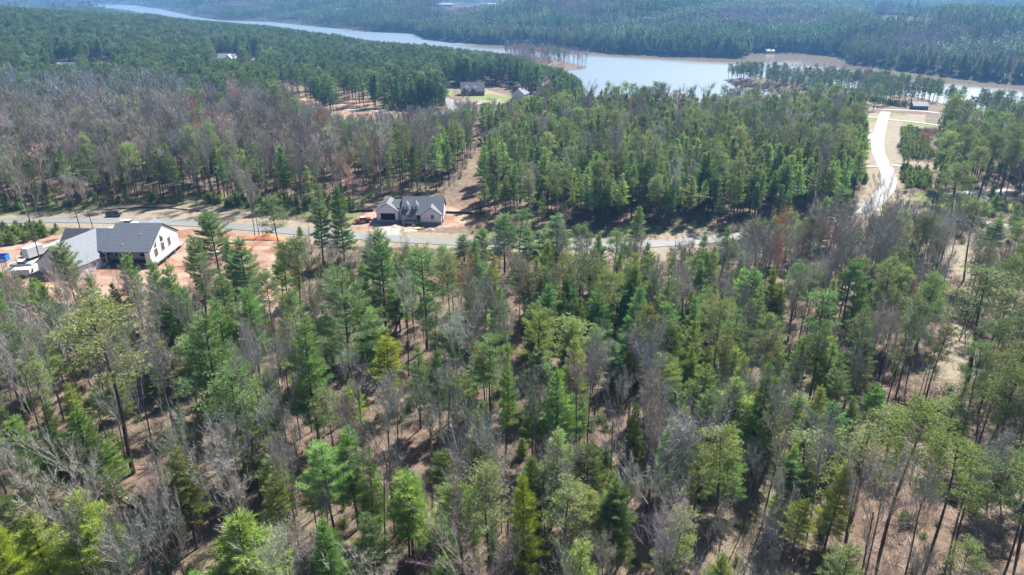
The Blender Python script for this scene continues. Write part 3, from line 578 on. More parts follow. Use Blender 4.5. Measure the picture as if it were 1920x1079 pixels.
ZON = [
 ([(-150, 195), (150, 190), (330, 200), (450, 240), (600, 275), (670, 330), (690, 402), (420, 386), (230, 380), (-150, 398)], 430, (.22, .05, .68, .05)),
 ([(440, 215), (700, 232), (880, 232), (905, 290), (870, 330), (840, 372), (690, 385), (670, 330), (600, 275), (450, 240)], 420, (.58, .08, .32, .02)),
 ([(540, 140), (720, 150), (740, 200), (640, 206), (540, 190)], 110, (.1, .85, 0, .05)),
 ([(-400, 20), (180, 30), (500, 72), (620, 92), (780, 112), (900, 118), (1000, 138), (1060, 150), (1085, 190), (1080, 222), (700, 228), (440, 230), (330, 200), (150, 190), (-400, 195)], 330, (.25, .75, 0, .0)),
 ([(940, 95), (1120, 110), (1120, 136), (980, 138)], 220, (.0, .1, .9, .0)),
 ([(1350, 140), (1560, 160), (1560, 197), (1350, 175)], 430, (.0, .8, .2, .0)),
 ([(1560, 150), (1700, 166), (1990, 240), (1990, 262), (1700, 222), (1560, 197)], 260, (.0, .7, .3, .0)),
 ([(880, 215), (1060, 232), (1300, 243), (1500, 232), (1600, 205), (1612, 300), (1600, 385), (1480, 415), (1330, 425), (1000, 428), (905, 410), (900, 330), (940, 300), (900, 270)], 560, (.80, .10, .10, 0)),
 ([(1748, 222), (1800, 240), (2200, 300), (2300, 480), (1900, 480), (1750, 440), (1738, 400), (1750, 350), (1752, 250)], 190, (.15, .75, .08, .02)),
 ([(880, 485), (1300, 495), (1310, 560), (900, 560)], 260, (.5, .15, .35, 0)),
 ([(1330, 470), (1540, 450), (1640, 425), (1760, 440), (1720, 620), (1330, 620)], 330, (.16, .06, .76, .02)),
 ([(1700, 430), (2400, 480), (2400, 1200), (1780, 1200), (1600, 760)], 190, (.05, .6, .33, .02)),
 ([(1000, 560), (1450, 560), (1450, 760), (1000, 720)], 520, (.72, .08, .18, .02)),
 ([(40, 530), (560, 530), (560, 620), (0, 640)], 210, (.45, .1, .4, .05)),
 ([(-500, 560), (2400, 560), (2400, 800), (-500, 760)], 390, (.52, .08, .31, .09)),
 ([(-500, 700), (2400, 700), (2400, 1500), (-500, 1500)], 360, (.38, .08, .42, .12)),
]
def sample_zone(D0, D1, cell, rng, azlim=R(42)):
    """random candidate trunks between distances D0 and D1 with zone info"""
    x, y = jitter_grid(-D1 * math.sin(azlim), D1 * math.sin(azlim), D0 * .6, D1, cell, rng); D = np.hypot(x, y); a = np.arctan2(x, y)
    k = (D > D0) & (D <= D1) & (abs(a) < azlim); x, y = x[k], y[k]; z = terrain(x, y); px, py = project(x, y, z)
    ok = z > LAKE_Z + .3
    for P in CLEAR: ok &= ~in_poly(x, y, P)
    for L_, wd in ROADS:
        ok &= seg_dist(x, y, [tuple(q) for q in L_[::4]]) > wd / 2 + 2.2
    dens = np.zeros(len(x)); kind = np.full(len(x), ' ', dtype='U1'); done = np.zeros(len(x), bool); u = rng.random(len(x))
    for P, d_, mixk in ZON:
        s = in_poly(px, py, P) & ~done; dens[s] = d_; done |= s; c = np.cumsum(mixk) / sum(mixk)
        for q, kk in enumerate('wybg'):
            lo_ = c[q - 1] if q else 0; kind[s & (u >= lo_) & (u < c[q])] = kk
    dens *= 1 + .45 * vnoise(x, y, 22, 9); keep = ok & done & (rng.random(len(x)) < dens * cell * cell / 1e4)
    return x[keep], y[keep], z[keep], kind[keep], px[keep], py[keep]
rng = np.random.default_rng(21)
V2X = [519, 520, 560, 640, 720, 760, 850, 880, 940, 1000, 1040, 1041]; V2Y = [-99, 150, 188, 222, 225, 215, 212, 195, 195, 180, 150, -99]
SPOTS = [(428, 26, 112), (479, 10, 117), (128, 30, 125), (195, 32, 121), (903, 16, 272), (1722, 22, 204), (1556, 28, 190), (886, 28, 172), (976, 20, 184), (1822, 16, 250)]
def view_top(px, py):
    t = np.interp(px, V2X, V2Y) if py < 345 else -99; t = t if py > t + 3 else -99
    for a, hw, yt in SPOTS:
        if abs(px - a) < hw and yt < py < yt + 55: t = max(t, yt)
    return t
x, y, z, kd, px, py = sample_zone(48, 420, 2.8, rng, R(50))
hd = np.full(len(x), 1e9)
for hx, hy, hr in HX: hd = np.minimum(hd, np.hypot(x - hx, y - hy) / (1.3 + .45 * hr))
k = hd > 1; x, y, z, kd, px, py = x[k], y[k], z[k], kd[k], px[k], py[k]
Hr = {'w': (10, 18), 'y': (14, 22), 'b': (11, 19), 'g': (3, 6)}
LIMX = [-200, 0, 60, 340, 480, 560, 700, 900, 1050, 1330, 1450, 1560, 1700, 1760, 2100]; LIMY = [500, 500, 515, 525, 500, 480, 462, 450, 452, 455, 420, 402, 402, 380, 370]
for i in range(len(x)):
    kk = str(kd[i]); H = rng.uniform(*Hr[kk]) * (1 + .15 * (py[i] < 400)); v = int(rng.integers(len(near[kk])))
    ly = np.interp(px[i], LIMX, LIMY) + rng.uniform(-14, 30)
    t2 = view_top(px[i], py[i]) + rng.uniform(-5, 12)
    while H > 3 and project(x[i], y[i], z[i] + H)[1] < t2: H *= .93
    if H < 4 and kk != 'g': continue
    if py[i] > ly:          # keep the views of the road and the building lots open
        while H > 2.5 and project(x[i], y[i], z[i] + H)[1] < ly: H *= .93
        if H < 8 and kk != 'g': kk = 'g' if rng.random() < .3 else kk
        if H < 5 and kk != 'g': continue
        v = v % len(near[kk])
    if kk == 'b' and v == 5 and rng.random() < .7: v = 0
    s = H / near[kk][v][1]; q = s * (rng.uniform(.76, 1.05) if kk != 'b' else rng.uniform(.7, 1.0))
    tn = tints(kk, rng)[0]
    if kk == 'w' and py[i] > 560: tn = tn * np.array([rng.uniform(.88, 1.15), 1.0, rng.uniform(.7, 1.1)])
    if kk == 'b' and py[i] < 800 and rng.random() < .015: tn = np.array([.50, .23, .13])
    records.append([float(x[i]), float(y[i]), float(z[i]), kk, v, q, s, float(rng.uniform(0, 6.28)), tn, 'rand', 2.5])
# who is an individual: the ones that show largest
LIM = {'w': 290, 'y': 270, 'b': 290, 'g': 120}
def shown(r):
    px_, py_ = project(r[0], r[1], r[2] + 6); return -120 < px_ < 2040 and py_ < 1240
order = sorted(records, key=lambda r: (r[9] != 'hero', math.hypot(r[0], r[1]) / r[6] ** .5))
cnt = dict.fromkeys('wybg', 0); indiv = []; rest = []
for r in order:
    if shown(r) and cnt[r[3]] < LIM[r[3]]: cnt[r[3]] += 1; indiv.append(r)
    else: rest.append(r)
print('individuals', cnt, 'rest', len(rest))
NAMES = {'w': ('white_pine', 'pine tree'), 'y': ('yellow_pine', 'pine tree'), 'b': ('bare_tree', 'bare tree'), 'g': ('young_pine', 'young pine')}
GROUPS = {'w': 'feathery white pines of the near woods', 'y': 'tall yellow pines of the near woods', 'b': 'leafless hardwoods of the near woods', 'g': 'young pines between the trees'}
for r in indiv:
    kk = r[3]; nm, cat = NAMES[kk]; tm, cm = near[kk][r[4]][0]
    o = thing(nm, 'x', cat, (r[0], r[1], r[2]), r[7], GROUPS[kk]); o.scale = (r[5], r[5], r[6]); r.append(o)
    for n_, m_ in (('trunk', tm), ('crown', cm)):
        c_ = bpy.data.objects.new(n_, m_); COL.objects.link(c_); c_.parent = o; c_['tint'] = [float(q) for q in r[8]]

def mass(name, recs, table, label=None, cat=None):
    meshes = []; off = {}
    for kk in table: off[kk] = len(meshes); meshes += [m if not isinstance(m, tuple) else m[0] for m in table[kk]]
    pts = [r[:3] for r in recs]; vid = [off[r[3]] + r[4] % len(table[r[3]]) for r in recs]
    rot = [(rngp.normal(0, .03), rngp.normal(0, .03), r[7]) for r in recs]; scl = [(r[5], r[5], r[6]) for r in recs]; tn = [r[8] for r in recs]
    kw = {}
    if label: kw['label'] = label
    if cat: kw['category'] = cat
    return scatter_object(name, meshes, pts, vid, rot, scl, tn, **kw)
mass('mid_woods', rest, mid, 'mixed pines and leafless hardwoods standing behind and beside the near trees', 'woods')
# woods from 420 m to the lake and on the points of land
SHX = [-400, 0, 180, 245, 330, 420, 500, 560, 620, 700, 780, 850, 900, 960, 1000, 1045, 1080, 1095, 1300, 1500, 1540, 1600, 1700, 1800, 1920, 2300]
SHY = [-20, -2, 3, 16, 34, 42, 48, 56, 65, 81, 85, 93, 100, 106, 122, 132, 150, 186, 190, 186, 178, 176, 172, 190, 204, 230]
POINTS = [ZON[4][0], ZON[5][0], ZON[6][0]]
def low_enough(x, y, z, px, py, H, amp=7):
    """height a near-shore tree can have and still leave the lake in view behind it, 0 if none"""
    for P in POINTS:
        if in_poly(np.array([px]), np.array([py]), P)[0]: return H * .72
    amp = 0 if px < 620 else amp
    l_ = np.interp(px, SHX, SHY) - rng.uniform(-2, amp) * (3 if px > 1085 else 1) * .6
    while H > 9 and project(x, y, z + H)[1] < l_: H *= .95
    return H if project(x, y, z + H)[1] >= l_ - 1 else 0
x, y, z, kd, px, py = sample_zone(420, 1500, 5.0, rng)
recs = []
for i in range(len(x)):
    kk = str(kd[i]); kk = 'y' if kk == 'g' else kk; H = low_enough(x[i], y[i], z[i], px[i], py[i], rng.uniform(13, 23)); v = int(rng.integers(3)); s = H / low[kk][v][1]
    if not H: continue
    t2 = view_top(px[i], py[i]) + rng.uniform(-3, 5)
    while H > 3 and project(x[i], y[i], z[i] + H)[1] < t2: H *= .93
    if H < 5: continue
    s = H / low[kk][v][1]
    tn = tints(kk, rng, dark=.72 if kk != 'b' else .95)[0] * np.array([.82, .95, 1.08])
    if kk == 'b' and px[i] > 900 and rng.random() < .3: tn = np.array([.50, .22, .13])
    recs.append([float(x[i]), float(y[i]), float(z[i]), kk, v, s * rng.uniform(.85, 1.15), s, float(rng.uniform(0, 6.28)), tn])
print('lake-side trees', len(recs))
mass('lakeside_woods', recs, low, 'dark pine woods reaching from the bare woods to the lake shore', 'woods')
# far woods across the lake
recs = []
for D0, D1, cell, sc_ in ((560, 2400, 27., 1.), (2400, 5600, 52., 1.35)):
    x, y = jitter_grid(-D1 * .75, D1 * .75, D0 * .6, D1, cell, rng); D = np.hypot(x, y); a = np.arctan2(x, y); k = (D > D0) & (D <= D1) & (abs(a) < R(44)); x, y = x[k], y[k]
    z = terrain(x, y); px, py = project(x, y, z); ld = seg_dist(x, y, LAKE, True)
    ok = ~in_poly(x, y, LAKE) & (ld > 17) & ~in_poly(px, py, ZON[3][0]) & ~in_poly(px, py, ZON[5][0]) & ~in_poly(px, py, ZON[4][0])
    # everything on the near side of the lake is handled by the lake-side woods
    ok &= ~in_poly(px, py, ZON[6][0])
    for P in CLEAR: ok &= ~in_poly(x, y, P)
    for a, hw, y0, y1 in ((1690, 58, 34, 62), (1058, 24, 66, 90), (1442, 20, 92, 112), (880, 70, 8, 19), (1780, 12, 92, 112), (766, 12, 52, 66), (1480, 60, 17, 21), (640, 50, 20, 24)): ok &= ~((abs(px - a) < hw) & (py > y0) & (py < y1))
    x, y, z, px, py = x[ok], y[ok], z[ok], px[ok], py[ok]
    nz = vnoise(x, y, 240, 12) + .6 * vnoise(x, y, 95, 13); nz = nz + np.where(in_poly(px, py, [(1590, 100), (1930, 120), (1930, 165), (1600, 125)]), .9, 0) - np.where(in_poly(px, py, [(1050, 50), (1590, 60), (1590, 112), (1080, 100)]), .8, 0) + .35 * sstep(2000, 3200, np.hypot(x, y))
    bank_ = np.interp(np.arctan2(x, y), _fa[_o], _fd[_o]); nearside = np.hypot(x, y) < bank_
    for i in range(len(x)):
        if nearside[i] and (px[i] > 600 or low_enough(x[i], y[i], z[i], px[i], py[i], 27) < 26): continue
        kk = 'B' if nz[i] + rng.normal(0, .15) > .42 else ('M' if nz[i] > .2 else 'P'); s = sc_ * rng.uniform(.9, 1.1); age = .75 + .5 * (vnoise(x[i], y[i], 150, 17) > .1)
        recs.append([float(x[i]), float(y[i]), float(z[i]), kk, int(rng.integers(3)), s, (1 if sc_ == 1 else 1.1) * rng.uniform(.85, 1.15) * (1.3 if 1085 < px[i] < 1400 and py[i] > 80 else age), float(rng.uniform(0, 6.28)), tints(kk, rng)[0]])
print('far clumps', len(recs)); far_recs = recs
x, y = jitter_grid(-1500, 1500, 560, 3000, 5.4, rng); px, py = project(x, y, np.full(len(x), LAKE_Z)); k = (abs(np.arctan2(x, y)) < R(44)) & (py < 175) & ~in_poly(x, y, LAKE)
x, y, px, py = x[k], y[k], px[k], py[k]; ld = seg_dist(x, y, LAKE[8:32]); k = (ld > 2.5) & (ld < 34) & ~in_poly(px, py, ZON[5][0]); x, y, px, py = x[k], y[k], px[k], py[k]; z = terrain(x, y)
for i in range(len(x)):
    kk = 'b' if rng.random() < (.5 if 1585 < px[i] else .2) else 'w'; v = int(rng.integers(3)); s = rng.uniform(13, 21) / low[kk][v][1]
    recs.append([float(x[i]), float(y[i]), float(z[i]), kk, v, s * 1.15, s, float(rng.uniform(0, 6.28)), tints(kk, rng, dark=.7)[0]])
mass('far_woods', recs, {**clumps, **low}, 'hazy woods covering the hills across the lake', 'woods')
# undergrowth
recs = []
x, y = jitter_grid(-300, 300, 35, 400, 2.1, rng); D = np.hypot(x, y); z = terrain(x, y); px, py = project(x, y, z)
ok = (abs(np.arctan2(x, y)) < R(42))
for P in CLEAR[:-2]: ok &= ~in_poly(x, y, P)
for L_, wd in ROADS: ok &= seg_dist(x, y, [tuple(q) for q in L_[::4]]) > wd / 2 + 1.5
ok &= rng.random(len(x)) < .8 * (1 + .9 * vnoise(x, y, 12, 15)) * np.where(py < 470, .8, 1)
x, y, z, px, py = x[ok], y[ok], z[ok], px[ok], py[ok]
for i in range(len(x)):
    u_ = rng.random(); kk = 's' if u_ < .3 else ('t' if u_ < .8 else 'e'); s = rng.uniform(.45, 1.25); tn = tints(kk, rng)[0]
    if kk == 't' and rng.random() < .06: tn = np.array([.26, .14, .10])
    recs.append([float(x[i]), float(y[i]), float(z[i]), kk, int(rng.integers(3)), s, s * rng.uniform(.7, 1.2), float(rng.uniform(0, 6.28)), tn])
# thickets of young pine
thick = [([(-60, 428), (60, 428), (118, 434), (60, 455), (-60, 478)], .5), ([(1585, 278), (1605, 282), (1618, 296), (1605, 306), (1585, 302)], .6), ([(1588, 316), (1620, 320), (1625, 345), (1590, 350)], .6), ([(1690, 240), (1720, 250), (1740, 270), (1745, 300), (1700, 298), (1684, 280), (1690, 262)], .6),
         ([(1688, 318), (1740, 325), (1745, 355), (1700, 352), (1690, 335)], .6), ([(1540, 180), (1700, 198), (1700, 204), (1600, 190)], .35), ([(720, 190), (830, 175), (838, 198), (800, 206), (720, 206)], .3), ([(380, 370), (700, 385), (660, 400), (400, 388)], .3),
         ([(0, 385), (380, 368), (380, 380), (230, 385), (0, 397)], .28), ([(540, 420), (640, 445), (560, 448)], .1), ([(1760, 230), (1900, 280), (1880, 330), (1750, 320)], .12)]
for P, dn in thick:
    wp = gpoly(P); xs_ = [p[0] for p in wp]; ys_ = [p[1] for p in wp]; x, y = jitter_grid(min(xs_), max(xs_), min(ys_), max(ys_), 1.5, rng); k = in_poly(x, y, wp) & (rng.random(len(x)) < dn)
    for L_, wd in ROADS: k &= seg_dist(x, y, [tuple(q) for q in L_[::4]]) > wd / 2 + 1.5
    x, y = x[k], y[k]; z = terrain(x, y)
    for i in range(len(x)):
        kk = 'g' if rng.random() < .75 else 'e'; s = rng.uniform(.5, .95) if kk == 'g' else rng.uniform(.7, 1.3)
        recs.append([float(x[i]), float(y[i]), float(z[i]), kk, int(rng.integers(3)), s, s * rng.uniform(.75, 1.1), float(rng.uniform(0, 6.28)), tints(kk, rng)[0]])
print('undergrowth', len(recs))
mass('undergrowth', recs, {'s': bushes['s'], 't': bushes['t'], 'e': bushes['e'], 'g': mid['g']}, 'leafless brush, evergreen bushes and pine thickets under and beside the trees', 'undergrowth')

# @@H0
# ------------------------------------------------------------------ houses under construction and other buildings
def wrapmat():
    m, t, out = newmat('house_wrap'); b = N(t, 'ShaderNodeBsdfPrincipled'); tc = N(t, 'ShaderNodeTexCoord'); sx = N(t, 'ShaderNodeSeparateXYZ'); t.links.new(tc.outputs['Object'], sx.inputs[0])
    ad = N(t, 'ShaderNodeMath', operation='ADD'); t.links.new(sx.outputs[0], ad.inputs[0]); t.links.new(sx.outputs[1], ad.inputs[1])
    cb_ = N(t, 'ShaderNodeCombineXYZ'); t.links.new(ad.outputs[0], cb_.inputs[0]); t.links.new(sx.outputs[2], cb_.inputs[1])
    br = N(t, 'ShaderNodeTexBrick'); t.links.new(cb_.outputs[0], br.inputs['Vector']); br.inputs['Scale'].default_value = 1; br.inputs['Brick Width'].default_value = 2.4; br.inputs['Row Height'].default_value = .62
    br.inputs['Mortar Size'].default_value = .045; br.inputs['Color1'].default_value = (.70, .64, .72, 1); br.inputs['Color2'].default_value = (.78, .73, .80, 1); br.inputs['Mortar'].default_value = (.42, .30, .40, 1)
    f = noise(t, .9, 3, tc.outputs['Object']); c = mix(t, ramp(t, f, [(.55, (0, 0, 0)), (.8, (.4, .4, .4))]), br.outputs[0], (.62, .42, .44))
    t.links.new(c, b.inputs['Base Color']); b.inputs['Roughness'].default_value = .6; t.links.new(b.outputs[0], out.inputs[0]); return m
def shinglemat(name, c, s=.22):
    m, t, out = newmat(name); b = N(t, 'ShaderNodeBsdfPrincipled'); tc = N(t, 'ShaderNodeTexCoord'); f = noise(t, 1.6, 5, tc.outputs['Object'], .75)
    wv = N(t, 'ShaderNodeTexWave', wave_type='BANDS', bands_direction='Z'); wv.inputs['Scale'].default_value = 1.1; wv.inputs['Distortion'].default_value = .6; t.links.new(tc.outputs['Object'], wv.inputs['Vector'])
    col = ramp(t, f, [(.25, tuple(x * .72 for x in c)), (.75, tuple(x * 1.25 for x in c))]); col = mix(t, .18, col, wv.outputs['Color'], 'OVERLAY')
    t.links.new(col, b.inputs['Base Color']); b.inputs['Roughness'].default_value = .65; t.links.new(b.outputs[0], out.inputs[0]); return m
WRAP = wrapmat(); SHING = shinglemat('grey_shingles', (.10, .12, .15)); SHINGD = shinglemat('dark_shingles', (.07, .075, .09)); WHITE = simple('white_board', (.64, .64, .67), .6, var=.06)
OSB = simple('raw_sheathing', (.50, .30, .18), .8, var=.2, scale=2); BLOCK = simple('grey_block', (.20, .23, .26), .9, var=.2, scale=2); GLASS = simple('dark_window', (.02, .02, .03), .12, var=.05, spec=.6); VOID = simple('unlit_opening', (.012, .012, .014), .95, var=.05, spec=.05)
WOODL = simple('new_lumber', (.62, .47, .30), .8, var=.15); METALR = simple('pale_metal_roof', (.42, .45, .50), .35, var=.05, metal=.3); BROWN = simple('brown_siding', (.15, .10, .09), .8); BRICKR = simple('red_siding', (.33, .15, .12), .8)
def rotz(a): c, s = math.cos(a), math.sin(a); return np.array([[c, -s, 0], [s, c, 0], [0, 0, 1.]])
def prism(g, prof, x0, x1, T, m=0):
    """profile of (y, z) points extruded along local x"""
    n = len(prof); V = np.array([(x0, y, z) for y, z in prof] + [(x1, y, z) for y, z in prof], float); V = V @ T[0].T + T[1]
    base = s = None; g.v.append(V); f = []
    for i in range(n): j = (i + 1) % n; f.append((i, j, n + j, n + i))
    g.f.append((np.array(f) + g.n, m)); 
    g.f.append((np.array([list(range(n))[::-1]]) + g.n, m)); g.f.append((np.array([[n + i for i in range(n)]]) + g.n, m)); g.n += 2 * n
def gable(root, T, x0, x1, hw, zb, ze, zr, wall=None, roof=None, over=.4, wn='wall', rn='roof', skip_wall=False, thick=.22, hwb=None):
    """a block with its ridge along local x; hw the half width in front (-y), hwb behind"""
    hwb = hwb or hw
    if not skip_wall:
        g = G(); prism(g, [(-hw, zb), (hwb, zb), (hwb, ze), (0, zr - .02), (-hw, ze)][::-1], x0, x1, T); put(wn, g, wall or WRAP, root)
    g = G(); sf = (zr - ze) / hw; sb = (zr - ze) / hwb
    o = over; prism(g, [(-hw - o, ze - o * sf + .02), (0, zr + .02), (0, zr + .02 + thick), (-hw - o, ze - o * sf + thick)][::-1], x0 - o, x1 + o, T)
    prism(g, [(hwb + o, ze - o * sb + .02), (0, zr + .02), (0, zr + .02 + thick), (hwb + o, ze - o * sb + thick)], x0 - o, x1 + o, T)
    return put(rn, g, roof or SHING, root)
def opening(root, name, T, c, wdt, hgt, n='-y', mat=None, frame=True, prof=None):
    """window or door set on a wall at local point c (centre of its foot), facing n"""
    d = {'-y': 0, '+x': math.pi / 2, '-x': -math.pi / 2, '+y': math.pi}[n]; R_ = T[0] @ rotz(d); o_ = T[1] + T[0] @ np.array(c, float); TT = (R_, o_)
    g = G()
    if prof: 
        V = np.array([(x, 0, z) for x, z in prof] + [(x, -.05, z) for x, z in prof], float) @ R_.T + o_; k = len(prof)
        g.v.append(V); g.f += [(np.array([list(range(k, 2 * k))]), 0)]; g.f += [(np.array([(i, (i + 1) % k, k + (i + 1) % k, k + i) for i in range(k)]), 0)]; g.n += 2 * k
        return put(name, g, mat or GLASS, root)
    g.box((-wdt / 2, -.05, 0), (wdt / 2, .03, hgt), 0, TT); p = put(name, g, mat or GLASS, root)
    if frame:
        f = G(); t_ = .09
        f.box((-wdt / 2 - t_, -.11, -t_), (-wdt / 2, .02, hgt + t_), 0, TT); f.box((wdt / 2, -.11, -t_), (wdt / 2 + t_, .02, hgt + t_), 0, TT)
        f.box((-wdt / 2, -.11, -t_), (wdt / 2, .02, 0), 0, TT); f.box((-wdt / 2, -.11, hgt), (wdt / 2, .02, hgt + t_), 0, TT)
        if wdt > 1.: f.box((-.03, -.1, 0), (.03, .02, hgt), 0, TT)
        put('frame', f, WHITE, p)
    return p
I3 = np.eye(3)
def at0(x, y, z=0, a=0): return (rotz(a), np.array([x, y, z], float))

# the larger house (left): coordinates relative to its empty
h1 = thing('house', 'large L-shaped house under construction with grey shingle roof and pale wrapped gable walls', 'house', (-106, 185, 0), 0)
O1 = np.array([-106, 185, 0.])
def rel(x, y, z=0, a=0): return (rotz(a), np.array([x, y, z], float) - O1)
# main block with the glazed right gable; the front eave runs out over an open porch
T = rel(0, 192.7); g = G(); prism(g, [(-6.2, -4), (8, -4), (8, 4.3), (0, 9.1), (-6.2, 5.45)][::-1], -112.4, -99.9, T); put('wall', g, WRAP, h1)
g = G(); prism(g, [(-9.6, -4), (-5.9, -4), (-5.9, 5.6), (-6.2, 5.5), (-9.6, 3.9)][::-1], -101.2, -99.9, T); put('porch_end_wall', g, WHITE, h1)
gable(h1, T, -112.4, -99.8, 9.6, 0, 4.2, 9.2, skip_wall=True, hwb=8.6, over=.35)
g = G(); prism(g, [(-9.6, -4), (8, -4), (8, 4.35), (0, 9.05), (-9.6, 4.1)][::-1], -99.9, -99.75, T); put('gable_wall', g, WHITE, h1)
for y_, z_, w_, hh in ((-6.1, 1.7, 1.5, 2.2), (-1.9, 1.9, 1.5, 2.4), (2.2, 2.0, 1.3, 2.4)): opening(h1, 'window', T, (-99.74, y_, z_), w_, hh, '+x')
opening(h1, 'window', T, (-99.74, -6.1, 4.25), 0, 0, '+x', prof=[(-.75, 0), (.75, 0), (.75, 1.55)]); opening(h1, 'window', T, (-99.74, -1.9, 4.6), 0, 0, '+x', prof=[(-.75, 0), (.75, 0), (.75, 1.0), (-.75, 2.0)])
for y_ in (-7.4, -4.6, -1.4, 2.6): opening(h1, 'window', T, (-99.74, y_, -2.0), 1.5, 1.7, '+x')
g = G(); g.box((-99.7, -9.8, .62), (-98.4, 8.2, .8), 0, T); put('deck', g, simple('grey_deck', (.30, .30, .34), .8), h1)
g = G()
for y_ in (-9.5, -3.5, 2.5, 7.9): g.box((-98.7, y_ - .08, -4), (-98.54, y_ + .08, .62), 0, T)
put('deck_posts', g, WOODL, h1)
g = G(); g.box((-112.3, -9.4, -.6), (-101.2, -6.2, .75), 0, T); put('porch_floor', g, BROWN, h1)
g = G()
for x_ in (-112, -108.5, -105): g.box((x_ - .12, -9.3, .75), (x_ + .12, -9.06, 4.4), 0, T)
put('porch_posts', g, WOODL, h1)
for x_ in (-110.5, -107.2, -103.6): opening(h1, 'window', T, (x_, -6.22, 1.6), 1.4, 2.0)
# lower link block
gable(h1, rel(0, 190.9), -119, -112.5, 7.2, -2, 4.3, 8.2, hwb=6, over=.3)
# rear cross gable and the block behind the wing
gable(h1, rel(-104.6, 193, 0, math.pi / 2), 0, 5.6, 4.2, -4, 5.9, 8.9, over=.35)
gable(h1, rel(0, 193.2), -127.5, -117, 5.0, -1, 3.9, 7.4, over=.35, roof=SHINGD)
# garage wing
u = np.array([-3.9, -14.4]); u /= np.linalg.norm(u); aw = math.atan2(u[1], u[0])
T = rel(-117.6, 190.9, 0, aw)
gable(h1, T, -2.5, 14.9, 6.7, -2, 3.0, 8.2, over=.35)
opening(h1, 'window', T, (14.93, -.6, .9), 1.0, 1.4, '+x'); 
for x_ in (6.5, 4.8, 9.6): opening(h1, 'window', T, (x_, 6.73, 1.1), 1.1, 1.2, '+y')
g = G(); T2 = (T[0] @ rotz(0), T[1]); g.box((2.0, 6.73, -1.6), (11, 6.80, .9), 0, T); put('sheathing_panel', g, WHITE, h1)
g = G(); g.box((-104.2, -4.2, 7.0), (-104.05, -4.05, 7.7), 0, rel(0, 192.7)); put('vent_pipe', g, WHITE, h1)
g = G(); g.box((-107.9, -7.6, 5.2), (-107.75, -7.45, 5.9), 0, rel(0, 192.7)); put('vent_pipe', g, WHITE, h1)

# the smaller house behind the road
h2 = thing('house', 'small new house with two dormers, front gable and attached garage beyond the road', 'house', (-33, 222, 0), 0)
O1 = np.array([-33, 222, 0.])
T = rel(-40.8, 222.6, 0, math.pi / 2)          # garage, ridge running back
gable(h2, T, 0, 7.6, 3.55, .75, 3.75, 6.2, over=.3); g = G(); g.box((-.08, -3.6, -.5), (7.6, 3.6, .75), 0, T); put('foundation', g, BLOCK, h2)
opening(h2, 'garage_opening', T, (-.03, -.2, .8), 4.7, 2.15, '-x', mat=VOID, frame=False)
gable(h2, rel(0, 226.9), -39, -35.3, 3.2, 0, 4.4, 6.3, over=.2)
T = rel(0, 226.7); g = G(); prism(g, [(-4.2, .8), (5.4, .8), (5.4, 3.1), (0, 7.2), (-4.2, 4.0)][::-1], -35.7, -22.6, T); put('wall', g, WRAP, h2)
gable(h2, T, -35.7, -22.6, 5.6, 0, 3.0, 7.3, skip_wall=True, over=.35)
g = G(); g.box((-35.75, -4.25, -.6), (-22.55, 5.45, .8), 0, T); put('foundation', g, BLOCK, h2)
T = rel(-26.2, 220.2, 0, math.pi / 2); gable(h2, T, 0, 5.5, 3.25, .8, 3.2, 5.6, over=.3); g = G(); g.box((-.05, -3.3, -.6), (3, 3.3, .8), 0, T); put('foundation', g, BLOCK, h2)
opening(h2, 'window', T, (-.03, -.4, 1.7), .85, 1.45, '-x')
T = rel(0, 222.5); opening(h2, 'window', T, (-33.4, -.05, 1.75), 1.9, 1.0, frame=True); opening(h2, 'door', T, (-30.4, -.05, .85), 1.5, 2.1, mat=VOID, frame=False)
g = G(); g.box((-35.5, -3.1, .45), (-29.5, -.05, .7), 0, T); put('porch_floor', g, BLOCK, h2)
g = G()
for x_ in (-35.3, -33.6, -32.2, -30.9, -29.7): g.box((x_ - .06, -3.1, -.4), (x_ + .06, -2.98, 1.35), 0, T)
g.box((-35.3, -3.14, .95), (-32.4, -3.1, 1.05), 0, T); put('porch_rail', g, WOODL, h2)
g = G()
for x_ in (-35.3, -29.8): g.box((x_ - .09, -2.0, .7), (x_ + .09, -1.82, 3.3), 0, T)
put('porch_posts', g, WOODL, h2)
g = G()
for k_ in range(3): g.box((-32.4, -3.4 - .3 * k_, .45 - .18 * k_), (-31.2, -3.1 - .3 * k_, .6 - .18 * k_), 0, T)
put('steps', g, BLOCK, h2)
for x_ in (-34.35, -31.35):
    T = rel(x_, 222.6, 0, math.pi / 2); gable(h2, T, 0, 3.2, .8, 3.2, 5.6, 6.5, over=.18, thick=.1, wn='dormer_wall', rn='dormer_roof', wall=WHITE)
    opening(h2, 'dormer_window', T, (-.03, 0, 4.5), .55, .8, '-x', frame=False)

def far_house(name, label, px, py, wdt, dep_, h, zr, wall, roof, a=0, extra=None):
    p = gp(px, py); r = thing(name, label, 'house', tuple(map(float, p)), a)
    gable(r, at0(0, 0), -wdt / 2, wdt / 2, dep_ / 2, -3, h, zr, wall=wall, roof=roof, over=.5)
    if extra:
        ex, ew, ez = extra; gable(r, at0(ex, -dep_ / 2 - 2.2, 0, math.pi / 2), 0, dep_ / 2 + 2, ew / 2, -3, h * .95, ez, wall=wall, roof=roof, over=.4)
    for k_ in range(max(2, int(wdt / 4))):
        x_ = -wdt / 2 + (k_ + .6) * wdt / max(2, int(wdt / 4))
        if extra and abs(x_ - extra[0]) < extra[1] / 2 + .8: continue
        opening(r, 'window', at0(0, 0), (x_, -dep_ / 2 - .02, 1.0), 1.3, 1.5)
    return r
far_house('house', 'white house with pale metal roof in the dark pine woods', 428, 116, 19, 10, 4.2, 8.2, WHITE, METALR, R(-6), (4, 7, 7.6))
